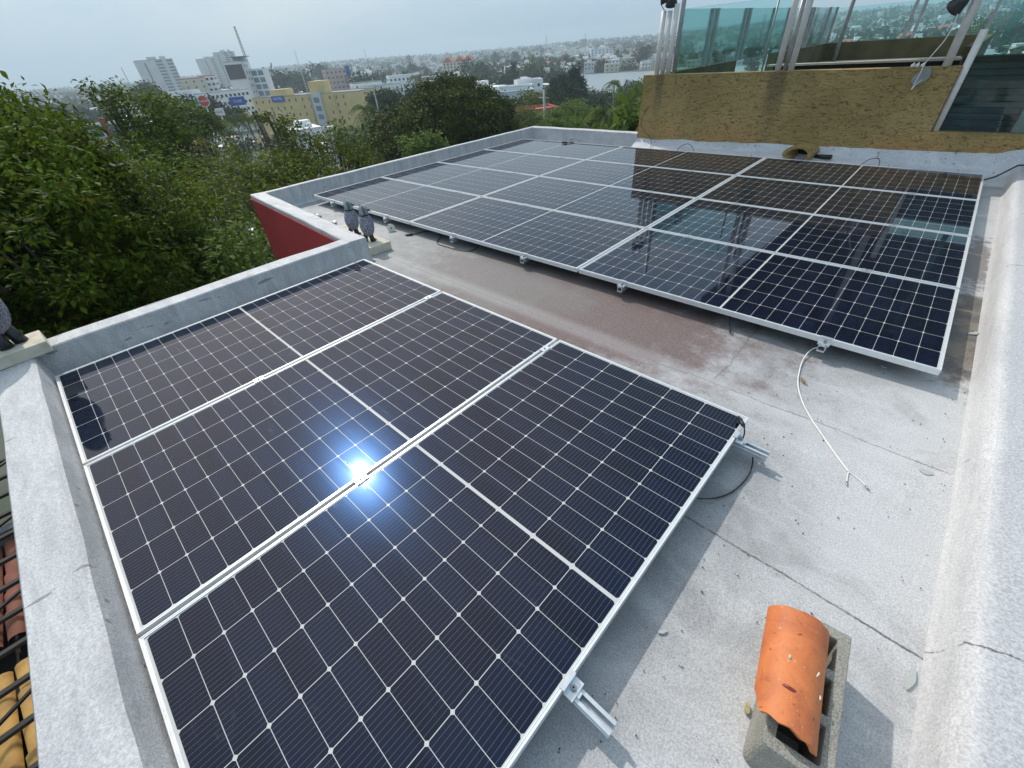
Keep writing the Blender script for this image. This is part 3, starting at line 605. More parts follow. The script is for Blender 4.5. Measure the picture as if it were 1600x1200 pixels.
def plinth(p, dims, rz, label, m):
    b = MB(); b.box((-dims[0] / 2, -dims[1] / 2, 0), (dims[0] / 2, dims[1] / 2, dims[2]))
    o = b.build('plinth', m, bevel=0.006); o.location = p; o.rotation_euler = (0, 0, rz); tag(o, label, 'plinth'); return o
plinth((-0.78, 2.665, 0.001), (0.97, 0.24, 0.085), -0.05, 'cream concrete slab under the two bird statues', 'cream_concrete')
bird((-0.475, 2.655, 0.086), 0.9, (-0.16, 0.02, 0), 'speckled grey bird statue with black feet, nearer of the two on the cream slab', 0.93)
bird((-0.80, 2.665, 0.086), 0.9, (-0.16, 0.03, 0), 'speckled grey bird statue, farther of the two, half hidden by the parapet', 0.93)
plinth((-0.20, -0.19, 0.244), (0.25, 0.52, 0.075), 0.06, 'cream concrete slab on the parapet corner at the left edge', 'cream_concrete')
bird((-0.215, -0.07, 0.320), 0.5, (-0.22, -0.12, 0), 'speckled grey bird statue cut off by the left edge, alone on its slab', 1.55)
# --- cables and connectors
def cable(name, pts, r, m, label, cat='cable', n=5):
    root = thing(name, label, cat); b = MB(); b.sm = True; P = [Vector(p) for p in pts]
    b.tube(spline(P, n), r, 8); b.build('cord', m, root); return root
def plug(root, p, d, s=1.0):
    p = Vector(p); d = Vector(d).normalized(); b = MB(); b.sm = True
    b.tube([p, p + d * 0.012 * s, p + d * 0.014 * s, p + d * 0.045 * s, p + d * 0.047 * s, p + d * 0.062 * s, p + d * 0.064 * s, p + d * 0.074 * s], [0.005 * s, 0.0075 * s, 0.0095 * s, 0.0095 * s, 0.0075 * s, 0.008 * s, 0.0055 * s, 0.005 * s], 10)
    b.build('plug', 'black_rubber', root)
P0 = onz(1163, 667, 0.147); P1 = onz(1152, 648, 0.140)
c = cable('cable', [onz(1092, 779, 0.05), onz(1118, 778, 0.012), onz(1145, 768, 0.01), onz(1170, 742, 0.012), onz(1176, 712, 0.025), (3.475, 2.150, 0.075), (3.462, 2.165, 0.125), P0], 0.0032, 'black_rubber', 'black cable looping off the corner of the nearest panel onto the deck')
plug(c, P0, P1 - P0, 1.0)
c = cable('cable', [onz(646, 366, 0.01), onz(668, 361, 0.012), onz(684, 363, 0.03), onz(688, 370, 0.012), onz(683, 380, 0.006), onz(700, 386, 0.006), onz(718, 391, 0.006), onz(735, 392, 0.006), onz(745, 387, 0.01), onz(754, 378, 0.05)], 0.004, 'black_rubber', 'black cable with a plug curling out below the far array')
plug(c, onz(646, 366, 0.012), onz(637, 367, 0.012) - onz(646, 366, 0.012), 1.25)
hp = onz(1141, 494, 0.06)
c = cable('cable', [(hp.x, hp.y + 0.03, 0.10), (hp.x, hp.y, 0.085), (hp.x + .003, hp.y - 0.006, 0.045), onz(1141, 513, 0.03)], 0.0028, 'black_rubber', 'short black cable hanging straight down below the far array')
plug(c, onz(1141, 512, 0.03), onz(1141, 526, 0.008) - onz(1141, 512, 0.03), 0.7)
cable('cable', [bpt(3.55 + .3, 0.03, 0.08), bpt(3.98, -0.015, 0.05), bpt(4.07, -0.02, 0.045), bpt(4.12, 0.03, 0.085)], 0.004, 'black_rubber', 'black cable loop peeping out below the far array beside the hanging plug')
c = cable('cable', [onz(553, 408, 0.13), onz(558, 413, 0.134), onz(562, 418, 0.135)], 0.003, 'black_rubber', 'tiny black plug lying on the far corner of the near array'); plug(c, onz(553, 418, 0.134), onz(566, 419, 0.134) - onz(553, 418, 0.134), 0.9)
c = cable('cable', [onz(905, 221, 0.135), onz(899, 217, 0.16), onz(890, 219, 0.14), onz(896, 222, 0.135), onz(886, 223, 0.135)], 0.006, 'black_rubber', 'coiled black cable with a flat plug on the back left panel'); b = MB(); q_ = onz(882, 223, 0.13); b.box((q_.x - .05, q_.y - .03, .128), (q_.x + .05, q_.y + .03, .15)); b.build('plug', 'black_rubber', c, bevel=.004)
cable('cable', [(0.22, 8.12, 0.03), (0.34, 8.12, 0.14), (0.46, 8.10, 0.17), (0.56, 8.06, 0.10), (0.57, 8.0, 0.03)], 0.004, 'black_rubber', 'thin black cable arching up behind the middle of the back row')
cable('cable', [(2.82, 8.1, 0.06), (2.90, 8.1, 0.14), (3.0, 8.08, 0.15), (3.03, 8.02, 0.06)], 0.004, 'black_rubber', 'thin black cable arching up behind the right panel of the back row')
cable('cable', [(-0.44, 8.285, 0.66), (-0.52, 8.27, 0.50), (-0.535, 8.27, 0.38), (-0.44, 8.27, 0.28), (-0.28, 8.22, 0.17), (-0.18, 8.02, 0.06)], 0.004, 'black_rubber', 'thin dark cable hanging down the left end of the ochre wall')
cable('cable', [onz(1538, 281, 0.11), onz(1555, 276, 0.13), onz(1572, 268, 0.17), onz(1588, 260, 0.215), onz(1600, 258, 0.22), (4.7, 8.15, 0.22)], 0.008, 'black_rubber', 'black cable crossing the white upstand at the far right corner')
c = cable('cable', [bpt(6.38, 0.01, 0.07), onz(1270, 545, 0.03), onz(1256, 560, 0.01), onz(1249, 580, 0.006), onz(1247, 602, 0.006), onz(1254, 628, 0.006), onz(1268, 655, 0.006), onz(1285, 680, 0.006), onz(1302, 705, 0.006), onz(1315, 723, 0.006), onz(1326, 737, 0.006)], 0.0036, 'white_cable', 'long white cord snaking over the deck from under the far array')
for e in ([onz(1326, 737, 0.006), onz(1324, 745, 0.005), onz(1323, 753, 0.006)], [onz(1326, 737, 0.006), onz(1336, 744, 0.005), onz(1347, 753, 0.007), onz(1352, 759, 0.008)]):
    b = MB(); b.sm = True; b.tube(spline(e, 4), 0.0026, 6); b.build('wire', 'white_cable', c)
    b = MB(); b.sm = True; d_ = (e[-1] - e[-2]).normalized(); b.tube([e[-1], e[-1] + d_ * 0.012, e[-1] + d_ * 0.025 + Vector((0.004, 0, 0))], [0.0035, 0.004, 0.001], 6); b.build('wire_end', 'steel_bolt', c)
# --- debris: leaf, glass splinters, pebbles
simple('dry_leaf', (0.22, 0.12, 0.04), 0.8, var=0.3, scale=60); simple('pale_husk', (0.42, 0.35, 0.18), 0.6, var=0.2, scale=60)
gm = new_mat('clear_splinter'); gm.bsdf.inputs['Base Color'].default_value = (0.50, 0.54, 0.52, 1); gm.bsdf.inputs['Roughness'].default_value = 0.12; gm.bsdf.inputs['Alpha'].default_value = 0.75
def flake(name, p, pts, hgt, m, label, cat, curl=0.0, group=None):
    b = MB(); n = len(pts); L0 = max(abs(x) for x, y in pts)
    z = lambda x: curl * (x / L0) ** 2
    b.add([(x, y, z(x)) for x, y in pts] + [(x * 0.93, y * 0.93, z(x) + hgt) for x, y in pts], [tuple(range(n))[::-1], tuple(range(n, 2 * n))] + [(i, (i + 1) % n, n + (i + 1) % n, n + i) for i in range(n)])
    o = b.build(name, m); o.location = Vector(p) + Vector((0, 0, 0.0035)); tag(o, label, cat, group); return o
def leafshape(l, w, n=9, rot=0.0, seed=0):
    out = []
    for i in range(n * 2):
        t = i / (n * 2) * 2 * math.pi; x = l * math.cos(t); y = w * math.sin(t) * (1 + 0.25 * math.sin(3 * t + seed)); out.append((x * math.cos(rot) - y * math.sin(rot), x * math.sin(rot) + y * math.cos(rot)))
    return out
flake('dry_leaf', onz(1254, 596, 0), leafshape(0.028, 0.008, rot=-1.0), 0.002, 'dry_leaf', 'curled brown dry leaf touching the white cord', 'leaf', 0.01)
flake('glass_splinter', onz(1035, 988, 0), leafshape(0.018, 0.006, 4, rot=0.9), 0.004, 'clear_splinter', 'clear splinter left of the orange tile at the shadow edge', 'splinter')
flake('glass_splinter', onz(1422, 1062, 0), leafshape(0.042, 0.009, 6, rot=1.45), 0.005, 'clear_splinter', 'long clear splinter right of the block near the upstand', 'splinter')
flake('glass_splinter', onz(1446, 738, 0), leafshape(0.026, 0.017, 7, rot=0.1), 0.003, 'clear_splinter', 'rounded clear flake by the crack right of the cord ends', 'splinter')
flake('glass_splinter', onz(1521, 522, 0), leafshape(0.035, 0.014, 4, rot=0.9), 0.006, 'clear_splinter', 'pale flake lying on the dark gutter stain', 'splinter')
flake('glass_splinter', onz(1380, 573, 0), leafshape(0.022, 0.01, 4, rot=-0.9), 0.004, 'clear_splinter', 'pale flake in the shade right below the far array front edge', 'splinter')
flake('glass_splinter', onz(1062, 1038, 0), [(-.006, -.004), (0.006, -.006), (.008, .004), (0, .0), (-.006, .006)], 0.003, 'clear_splinter', 'small bent flake left of the block, below the longer splinter', 'splinter')
flake('husk', onz(1166, 1108, 0.0), leafshape(0.017, 0.006, 8, rot=1.9, seed=2), 0.012, 'pale_husk', 'small tan seed husk leaning against the left of the block', 'husk')
# grit as one stuff mesh
rg = random.Random(5); b = MB()
for i in range(230):
    x = rg.uniform(3.3, 4.2); y = rg.uniform(0.5, 4.2)
    if x < 3.5 and y < 2.4: x += 0.2
    r = rg.uniform(0.0012, 0.0032); b.ell((x, y, 0.004), (r * rg.uniform(.8, 1.6), r * rg.uniform(.8, 1.6), r * .7), 5, 3)
o = b.build('grit', 'dark_opening'); simple('grit_dark', (0.07, 0.06, 0.05), 0.9); o.data.materials[0] = MATS['grit_dark']; o['kind'] = 'stuff'; tag(o, 'tiny dark crumbs of grit scattered over the deck', 'grit')
# --- pvc fitting
pv = thing('pipe_fitting', 'white plastic pipe fitting with a round flange lying below the far array', 'pipe fitting', (-0.80, 3.10, 0.034)); b = MB(); b.sm = True
ax = Vector((0.75, -0.35, 0.12)).normalized(); b.tube([ax * -0.085, ax * -0.08, ax * -0.045, ax * -0.044, ax * 0.0, ax * 0.004], [0.020, 0.026, 0.026, 0.020, 0.020, 0.02], 16); b.build('tube', 'pvc_white', pv)
b = MB(); b.tube([ax * 0.004, ax * 0.012], [0.046, 0.046], 24); b.build('flange', 'pvc_white', pv, bevel=0.001); b = MB(); b.tube([ax * 0.0121, ax * 0.0135], [0.009, 0.009], 12); b.build('bore', 'dark_opening', pv)
# crumpled foil scraps near the statues
simple('foil', (0.75, 0.76, 0.77), 0.5, 0.2)
for i, (u_, v_) in enumerate(((498, 337), (522, 347))):
    b = MB(); b.ell((0, 0, 0), (0.045, 0.03, 0.018), 12, 8); o = b.build('foil_scrap', 'foil'); wobble(o, 0.02, 30, i * 5.0, False); o.location = onz(u_, v_, 0.018); tag(o, ('crumpled pale scrap left of the bird statues near the parapet', 'crumpled pale scrap right behind the farther bird statue')[i], 'scrap')
# --- clay scupper and pipe stub at the foot of the ochre wall
sc_ = thing('scupper', 'ochre clay scupper with a dark mouth at the foot of the ochre wall', 'scupper', (2.09, 8.14, 0.075)); b = MB(); b.sm = False
n_ = 18; vs = []
for (y, rr, zz, k) in ((0.10, 1.0, 0, 0), (-0.10, 1.12, -0.02, 0), (-0.10, 0.80, -0.02, 1), (0.10, 0.66, 0.0, 1)):
    for i in range(n_):
        a = 2 * math.pi * i / n_; sx = math.cos(a) * 0.15; sz = math.sin(a) * 0.11
        if sz > 0: sx *= 1.15
        vs.append((sx * rr + y * 0.3, y, sz * rr + zz + 0.075 + 0.006 * mnoise.noise(Vector((i, y * 20, rr * 3)))))
b.add(vs, [(j * n_ + i, j * n_ + (i + 1) % n_, (j + 1) * n_ + (i + 1) % n_, (j + 1) * n_ + i) for j in range(3) for i in range(n_)]); b.build('clay_mouth', 'ochre_stucco', sc_)
b = MB(); b.add([vs[3 * n_ + i] for i in range(n_)], [tuple(range(n_))]); b.build('opening', 'dark_opening', sc_)
b = MB(); b.sm = True; b.tube([(2.20, 8.22, 0.10), (2.46, 8.14, 0.125)], [0.028, 0.028], 12); o = b.build('pipe_stub', 'black_rubber'); tag(o, 'short black pipe stub beside the clay scupper', 'pipe')
# ================================================================== GLASS TERRACE ABOVE THE OCHRE WALL
simple('bark', (0.10, 0.08, 0.06), 0.9, var=0.3, scale=6, bump=0.4, bscale=20); simple('cream_post', (0.74, 0.70, 0.65), 0.5, var=0.08, scale=20); simple('grey_post', (0.42, 0.42, 0.42), 0.4, 0.2); simple('olive_render', (0.115, 0.10, 0.05), 0.9, var=0.3, scale=2.0, bump=0.3, bscale=12)
simple('terrace_floor', (0.25, 0.23, 0.2), 0.8, var=0.2); simple('lamp_black', (0.03, 0.03, 0.033), 0.4); simple('dark_slat', (0.035, 0.04, 0.043), 0.5, var=0.3, scale=3); simple('pale_ledge', (0.5, 0.47, 0.40), 0.5)
def glass_mat(name, tint, gloss):
    n = new_mat(name); t = n.t; out = t.nodes['Material Output']; tr = n.new('ShaderNodeBsdfTransparent'); tr.inputs[0].default_value = tint + (1,)
    gl = n.new('ShaderNodeBsdfGlossy'); gl.inputs['Roughness'].default_value = 0.02; fr = n.new('ShaderNodeFresnel'); fr.inputs[0].default_value = 1.5
    mxs = n.new('ShaderNodeMixShader'); n.link(n.math('MULTIPLY', fr.outputs[0], gloss), mxs.inputs[0]); n.link(tr.outputs[0], mxs.inputs[1]); n.link(gl.outputs[0], mxs.inputs[2]); n.link(mxs.outputs[0], out.inputs[0])
glass_mat('green_glass', (0.83, 0.96, 0.945), 0.6)
glass_mat('window_glass', (0.78, 0.93, 0.92), 1.0)
XS, XE, YF = -0.15, 4.6, 17.8
terr = thing('roof_terrace', 'raised terrace with olive kerb walls and green glass behind the ochre wall', 'terrace')
b = MB(); b.box((XS - 0.15, 8.47, -6), (3.28, YF + 0.15, 0.70)); b.build('slab', 'terrace_floor', terr); b = MB(); b.box((3.281, 8.47, -6), (5.4, YF + 0.15, 0.02)); b.build('lower_slab', 'terrace_floor', terr)
for a_, b_ in (((XS - 0.16, 8.47, 0.701), (XS, 11.1, 1.105)), ((XS - 0.16, 13.4, 0.701), (XS, YF, 1.105)), ((XS - 0.16, YF, 0.701), (3.28, YF + 0.15, 1.105)), ((3.13, 12.2, 0.701), (3.28, YF - 0.003, 1.10))):
    b = MB(); b.box(a_, b_); b.build('kerb_wall', 'olive_render', terr)
zl = fy(1400, 95, 10.0).z; b = MB(); b.box((0.9, 9.92, zl - 0.12), (3.25, 10.04, zl - 0.013)); b.mats = [MATS['dark_opening'], MATS['pale_ledge']]; b.cur = 1; b.mi = [0] * len(b.f); b.box((0.8, 9.88, zl - 0.012), (3.25, 10.06, zl + 0.012)); b.build('ledge', None, terr)
for a_, b_, nm in (((XS - 0.004, 8.50, 1.106), (XS + 0.004, YF - 0.1, 1.866), 'left'), ((XS + 0.05, 8.375, 1.086), (1.375, 8.383, 1.868), 'front'), ((XS + 0.02, YF + 0.05, 1.106), (3.2, YF + 0.058, 1.85), 'far')):
    b = MB(); b.box(a_, b_); b.build('glass_pane', 'green_glass', terr)
for (x, y, r, z1, m) in ((-0.404, 8.36, 0.036, 1.865, 'cream_post'), (-0.303, 8.36, 0.034, 1.86, 'cream_post'), (-0.203, 8.36, 0.036, 1.93, 'cream_post'), (-0.135, 8.42, 0.032, 2.6, 'grey_post'),
                         (1.417, 8.37, 0.038, 2.598, 'cream_post'), (1.49, 8.44, 0.028, 1.87, 'grey_post'), (1.585, 8.37, 0.038, 2.598, 'cream_post'), (1.20, 8.40, 0.012, 1.86, 'grey_post'), (3.215, 8.37, 0.042, 2.598, 'cream_post')):
    b = MB(); b.sm = True; b.tube([(x, y, 1.075), (x, y, z1)], r, 16); b.build('post', m, terr)
for y in (9.55, 9.75, 11.05, 11.25, 12.6, 13.6, 15.3, 15.5, 17.0, 17.7):
    b = MB(); b.box((XS - 0.03, y - 0.022, 1.10), (XS + 0.03, y + 0.022, 1.87)); b.build('post', 'grey_post', terr)
for x in (0.12, 1.54, 1.72, 3.1):
    b = MB(); b.box((x - 0.035, YF + 0.01, 1.10), (x + 0.035, YF + 0.07, 1.86)); b.build('post', 'grey_post', terr)
b = MB(); b.sm = True; b.tube([(0.22, 17.4, 0.70), (0.22, 17.4, 1.98), (0.30, 17.4, 2.06), (0.42, 17.4, 2.03)], 0.05, 10); b.build('post', 'grey_post', terr)
can = thing('canopy', 'dark timber canopy roof carried by the tall terrace posts, mirrored in the far panels', 'canopy', (0, 0, 0))
b = MB(); b.add([(1.2, 8.15, 2.62), (5.9, 8.15, 2.62), (5.9, 14.5, 2.9), (1.2, 14.5, 2.9), (1.2, 8.15, 2.80), (5.9, 8.15, 2.80), (5.9, 14.5, 3.08), (1.2, 14.5, 3.08)], [(0, 3, 2, 1), (4, 5, 6, 7), (0, 1, 5, 4), (1, 2, 6, 5), (2, 3, 7, 6), (3, 0, 4, 7)]); b.build('roof_boards', 'dark_slat', can)
for k in range(9):
    x = 1.3 + k * 0.56; b = MB(); b.box((x, 8.2, 2.52), (x + 0.08, 8.9, 2.615)); b.build('rafter', 'bark', can)
# tall window on the right
win = thing('stair_window', 'tall green-tinted window in the notch right of the ochre wall', 'window', (0, 0, 0))
b = MB(); b.box((3.44, 8.385, 0.446), (5.1, 8.393, 2.6)); b.build('pane', 'window_glass', win)
b = MB(); b.box((3.47 + .09, 8.50, 0.446), (3.64, 8.52, 2.6)); b.build('glass_fin', 'green_glass', win)
b = MB(); b.sm = True; b.tube([(3.395, 8.36, 0.442), (3.395, 8.36, 1.40)], 0.036, 14); b.build('post', 'cream_post', win)
b = MB(); b.box((4.0, 8.55, 1.0), (4.06, 8.6, 2.6)); b.build('mullion', 'grey_post', win)
sw = thing('slatted_screen', 'dark slatted screen seen through the tall window', 'screen')
b = MB()
for i in range(14): b.box((3.30, 9.42 + 0.004 * (i % 2), 0.1 + i * 0.068), (5.1, 9.46, 0.1 + i * 0.068 + 0.058))
b.build('slats', 'dark_slat', sw); b = MB(); b.box((3.30, 9.47, 0.1), (5.1, 9.50, 1.05)); b.build('backing', 'dark_opening', sw); b = MB(); b.box((3.30, 9.38, 1.052), (5.1, 9.62, 1.11)); b.build('top_beam', 'dark_opening', sw)
b = MB(); b.box((4.1, 9.35, 0.3), (4.6, 9.41, 0.75)); b.build('panel', 'grey_post', sw)
# lamps on the terrace posts
def flood(p, label, tilt):
    r = thing('floodlight', label, 'lamp', p); b = MB(); b.sm = True; M = Matrix.Rotation(tilt, 3, 'Y') @ Matrix.Rotation(0.4, 3, 'X')
    pts = [M @ Vector((0, 0, z)) for z in (0.09, 0.07, 0.03, -0.03, -0.05)]; b.tube(pts, [0.02, 0.05, 0.065, 0.085, 0.088], 16); b.build('shade', 'lamp_black', r)
    b = MB(); b.sm = True; b.tube([M @ Vector((0, 0, 0.08)), M @ Vector((0, 0, 0.12)), Vector((0.0, 0.0, 0.2))], 0.012, 8); b.build('arm', 'lamp_black', r); return r
flood((-0.30, 8.36, 1.965), 'black lamp head on top of the left terrace posts', 0.2)
flood((-0.41, 8.36, 2.02), 'second black lamp head beside the left terrace posts, cut by the top edge', -0.3)
flood((3.08, 8.33, 1.63), 'dark lamp head hanging on the tall right terrace post', 0.7)
cable('cable', [(-0.43, 8.36, 2.0), (-0.47, 8.36, 1.95), (-0.40, 8.36, 1.87)], 0.005, 'black_rubber', 'thin wire drooping from the lamp heads at the left terrace posts')
c = cable('cable', [fy(1497, 5, 8.33), fy(1494, 30, 8.30), fy(1478, 60, 8.28), fy(1458, 84, 8.27), fy(1445, 100, 8.27), fy(1436, 118, 8.27), fy(1424, 140, 8.27), fy(1431, 132, 8.27), fy(1440, 125, 8.27)], 0.005, 'white_cable', 'white wire drooping from the right lamp down the ochre wall')
for u_, v_ in ((1426, 103), (1433, 103), (1441, 104)):
    b = MB(); b.sm = True; q_ = fy(u_, v_, 8.32); q_.z = 1.086; b.tube([q_, q_ + Vector((0, 0, 0.02)), q_ + Vector((0.008, 0, 0.045))], [0.022, 0.020, 0.004], 8); b.build('clip', 'pvc_white', c)
flake_ = MB(); q_ = fy(1440, 120, 8.275); n_ = 14; flake_.add([(q_.x + 0.075 * math.cos(t) * (1 + .3 * mnoise.noise(Vector((t, 1, 1)))) + 0.02 * math.sin(t), q_.y, q_.z + 0.085 * math.sin(t) * (1 + .3 * mnoise.noise(Vector((t, 4, 1))))) for t in [2 * math.pi * i / n_ for i in range(n_)]], [tuple(range(n_))])
o = flake_.build('plaster_patch', 'grey_concrete'); tag(o, 'grey mortar patch on the ochre wall where the white wire ends', 'mortar patch'); md = o.modifiers.new('t', 'SOLIDIFY'); md.thickness = 0.02
# ================================================================== THE TOWN BELOW: terrain, water, buildings, trees
GZ = -24.0
AZ0 = math.atan2(ray(800, 75)[1], ray(800, 75)[0])
def hill(x, y):
    d = math.hypot(x - CAM[0], y - CAM[1]); a = math.atan2(y - CAM[1], x - CAM[0]) - AZ0      # a > 0: left of the picture
    t = min(1, max(0, (d - 550) / 2200)); t = t * t * (3 - 2 * t)
    k = 0.55 + 0.45 * mnoise.noise(Vector((a * 3.0 + 4, 0.3, 0))) + 0.15 * mnoise.noise(Vector((a * 11, d * 0.002, 0)))
    left = min(1, max(0, (0.62 - a) / 0.35)); right = min(1, max(0, (-0.25 - a) / 0.25))
    return GZ + t * (10 + 24 * k * left + 20 * right) + 0.5 * mnoise.noise(Vector((x * 0.01, y * 0.01, 0)))
def ground(u, v):     # where the ray of pixel u, v meets the terrain
    d = ray(u, v); p = Vector(CAM)
    for i in range(4000):
        p = Vector(CAM + d * (i * 2.0))
        if p.z < hill(p.x, p.y): return p
    return p
def town_ground_material():
    n = new_mat('town_ground'); g = n.new('ShaderNodeNewGeometry').outputs['Position']
    a = n.noise(g, 0.02, 6, 0.6); b_ = n.noise(g, 0.12, 5, 0.7)
    base = n.mix(n.ramp(a, 0.4, 0.6), (0.045, 0.065, 0.03), (0.10, 0.105, 0.08)); base = n.mix(n.ramp(b_, 0.55, 0.68, 0, 0.6), base, (0.24, 0.23, 0.21))
    n.link(base, n.bsdf.inputs['Base Color']); n.bsdf.inputs['Roughness'].default_value = 0.95
town_ground_material()
def terrain():
    b = MB(); b.sm = True; NA_ = 150; rad = [0.1, 8, 16, 30, 50, 75, 105, 140, 190, 250, 320, 400, 500, 620, 760, 900, 1080, 1280, 1500, 1750, 2050, 2400, 2800, 3300, 3900, 4500]
    vs = []
    for r in rad:
        for i in range(NA_):
            q = 2 * math.pi * i / NA_; x = CAM[0] + r * math.cos(q); y = CAM[1] + r * math.sin(q); vs.append((x, y, hill(x, y)))
    b.add(vs, [(j * NA_ + i, (j + 1) * NA_ + i, (j + 1) * NA_ + (i + 1) % NA_, j * NA_ + (i + 1) % NA_) for j in range(len(rad) - 1) for i in range(NA_)])
    struct(b.build('terrain', 'town_ground'))
terrain()
wm = new_mat('lagoon_water'); wm.bsdf.inputs['Base Color'].default_value = (0.20, 0.24, 0.25, 1); wm.bsdf.inputs['Roughness'].default_value = 0.32
wm.bump(wm.noise(wm.new('ShaderNodeNewGeometry').outputs['Position'], 0.8, 4), 0.25, 0.3)
def flatpt(u, v): return onz(u, v, GZ + 1.2)
wp = [flatpt(*q) for q in ((895, 117), (1020, 111), (1100, 106), (1200, 100), (1200, 112), (1100, 120), (1010, 128), (985, 138), (960, 152), (925, 160), (905, 140))]
b = MB(); b.add(wp, [tuple(range(len(wp)))[::-1]]); o = b.build('lagoon_water', 'lagoon_water'); struct(o)
# ---------------- foliage
def leaf_material(name, dark, light, brown=None, trans=0.30, gloss=0.6):
    n = new_mat(name); g = n.new('ShaderNodeNewGeometry'); r = g.outputs['Random Per Island']; pos = g.outputs['Position']
    big = n.noise(pos, 0.45, 3, 0.6)
    k = n.math('ADD', n.math('MULTIPLY', n.math('POWER', r, 2.0), 0.6), n.math('MULTIPLY', n.ramp(big, 0.40, 0.62), 0.4))
    c = n.mix(k, dark, light)
    if brown: c = n.mix(n.ramp(r, 0.90, 0.93, 0, 0.8), c, brown)
    n.link(c, n.bsdf.inputs['Base Color']); n.bsdf.inputs['Roughness'].default_value = gloss; n.bsdf.inputs['Specular IOR Level'].default_value = 0.08
    tl = n.new('ShaderNodeBsdfTranslucent'); n.link(n.mix(0.5, c, light), tl.inputs[0]); ms = n.new('ShaderNodeMixShader'); ms.inputs[0].default_value = trans
    out = n.t.nodes['Material Output']; n.link(n.bsdf.outputs[0], ms.inputs[1]); n.link(tl.outputs[0], ms.inputs[2]); n.link(ms.outputs[0], out.inputs[0])
leaf_material('leaf_deep', (0.007, 0.022, 0.004), (0.155, 0.235, 0.020), (0.12, 0.08, 0.02))
leaf_material('leaf_mid', (0.013, 0.033, 0.008), (0.165, 0.235, 0.028))
leaf_material('leaf_olive', (0.018, 0.036, 0.007), (0.18, 0.235, 0.030), (0.14, 0.11, 0.03))
leaf_material('leaf_mango', (0.006, 0.018, 0.003), (0.115, 0.150, 0.010), (0.12, 0.13, 0.02), 0.12)
leaf_material('leaf_bright', (0.06, 0.11, 0.02), (0.17, 0.24, 0.05))
leaf_material('leaf_far', (0.012, 0.026, 0.010), (0.052, 0.080, 0.020), None, 0.1, 0.7)
leaf_material('needle_far', (0.020, 0.034, 0.022), (0.05, 0.07, 0.035), None, 0.1, 0.7)
simple('pale_bark', (0.20, 0.18, 0.15), 0.9, var=0.3, scale=6)
def leaf_mesh(name, centers, mat, parent, size, n_leaf, rc, seed=0, wind=0.35, flat=0.62, ratio=0.5):
    """clumps of kite-shaped leaves: one island per leaf"""
    rs = np.random.RandomState(seed); c = np.array(centers, float); m = len(c)
    cc = np.repeat(c, n_leaf, 0); k = len(cc)
    off = rs.normal(size=(k, 3)); off /= np.linalg.norm(off, axis=1)[:, None]; off *= (rs.rand(k, 1) ** 0.5) * rc; off[:, 2] *= 0.65
    p = cc + off
    d = off / (np.linalg.norm(off, axis=1)[:, None] + 1e-6) * 0.8 + rs.normal(size=(k, 3)) * 0.55 + np.array([-0.6 * wind, -1.0 * wind, -0.15]); d /= np.linalg.norm(d, axis=1)[:, None]
    up = rs.normal(size=(k, 3)) * (1 - flat) + np.array([0, 0, flat * 1.6]); s_ = np.cross(d, up); s_ /= (np.linalg.norm(s_, axis=1)[:, None] + 1e-6)
    nrm = np.cross(s_, d); L_ = size * (0.6 + 0.8 * rs.rand(k, 1)); W2 = L_ * ratio * 0.5
    v = np.empty((k, 4, 3)); v[:, 0] = p; v[:, 1] = p + d * L_ * 0.45 + s_ * W2 + nrm * L_ * 0.07; v[:, 2] = p + d * L_ - nrm * L_ * 0.08; v[:, 3] = p + d * L_ * 0.45 - s_ * W2 + nrm * L_ * 0.07
    me = bpy.data.meshes.new(name); me.vertices.add(k * 4); me.vertices.foreach_set('co', v.ravel()); me.loops.add(k * 4); me.loops.foreach_set('vertex_index', np.arange(k * 4, dtype=np.int32))
    me.polygons.add(k); me.polygons.foreach_set('loop_start', np.arange(0, k * 4, 4, dtype=np.int32)); me.update(calc_edges=True); me.materials.append(MATS[mat])
    o = bpy.data.objects.new(name, me); C.objects.link(o)
    if parent: o.parent = parent
    return o
def clumps(blobs, dens, rs, fill=0.25, squash=0.8, rough=0.16):
    out = []
    for (c, r) in blobs:
        n = max(4, int(dens * 4 * math.pi * r * r))
        for i in range(n):
            v = rs.normal(size=3); v /= np.linalg.norm(v)
            if v[2] < -0.35 and rs.rand() < 0.6: continue
            h = 1 + rough * 2.5 * mnoise.noise(Vector(v * 2.3 + np.array(c) * 0.7))
            q = r * h * (1 - abs(rs.normal()) * 0.10) if rs.rand() > fill else r * rs.rand() ** 0.5
            out.append((c[0] + v[0] * q, c[1] + v[1] * q, c[2] + v[2] * q * squash))
    return out
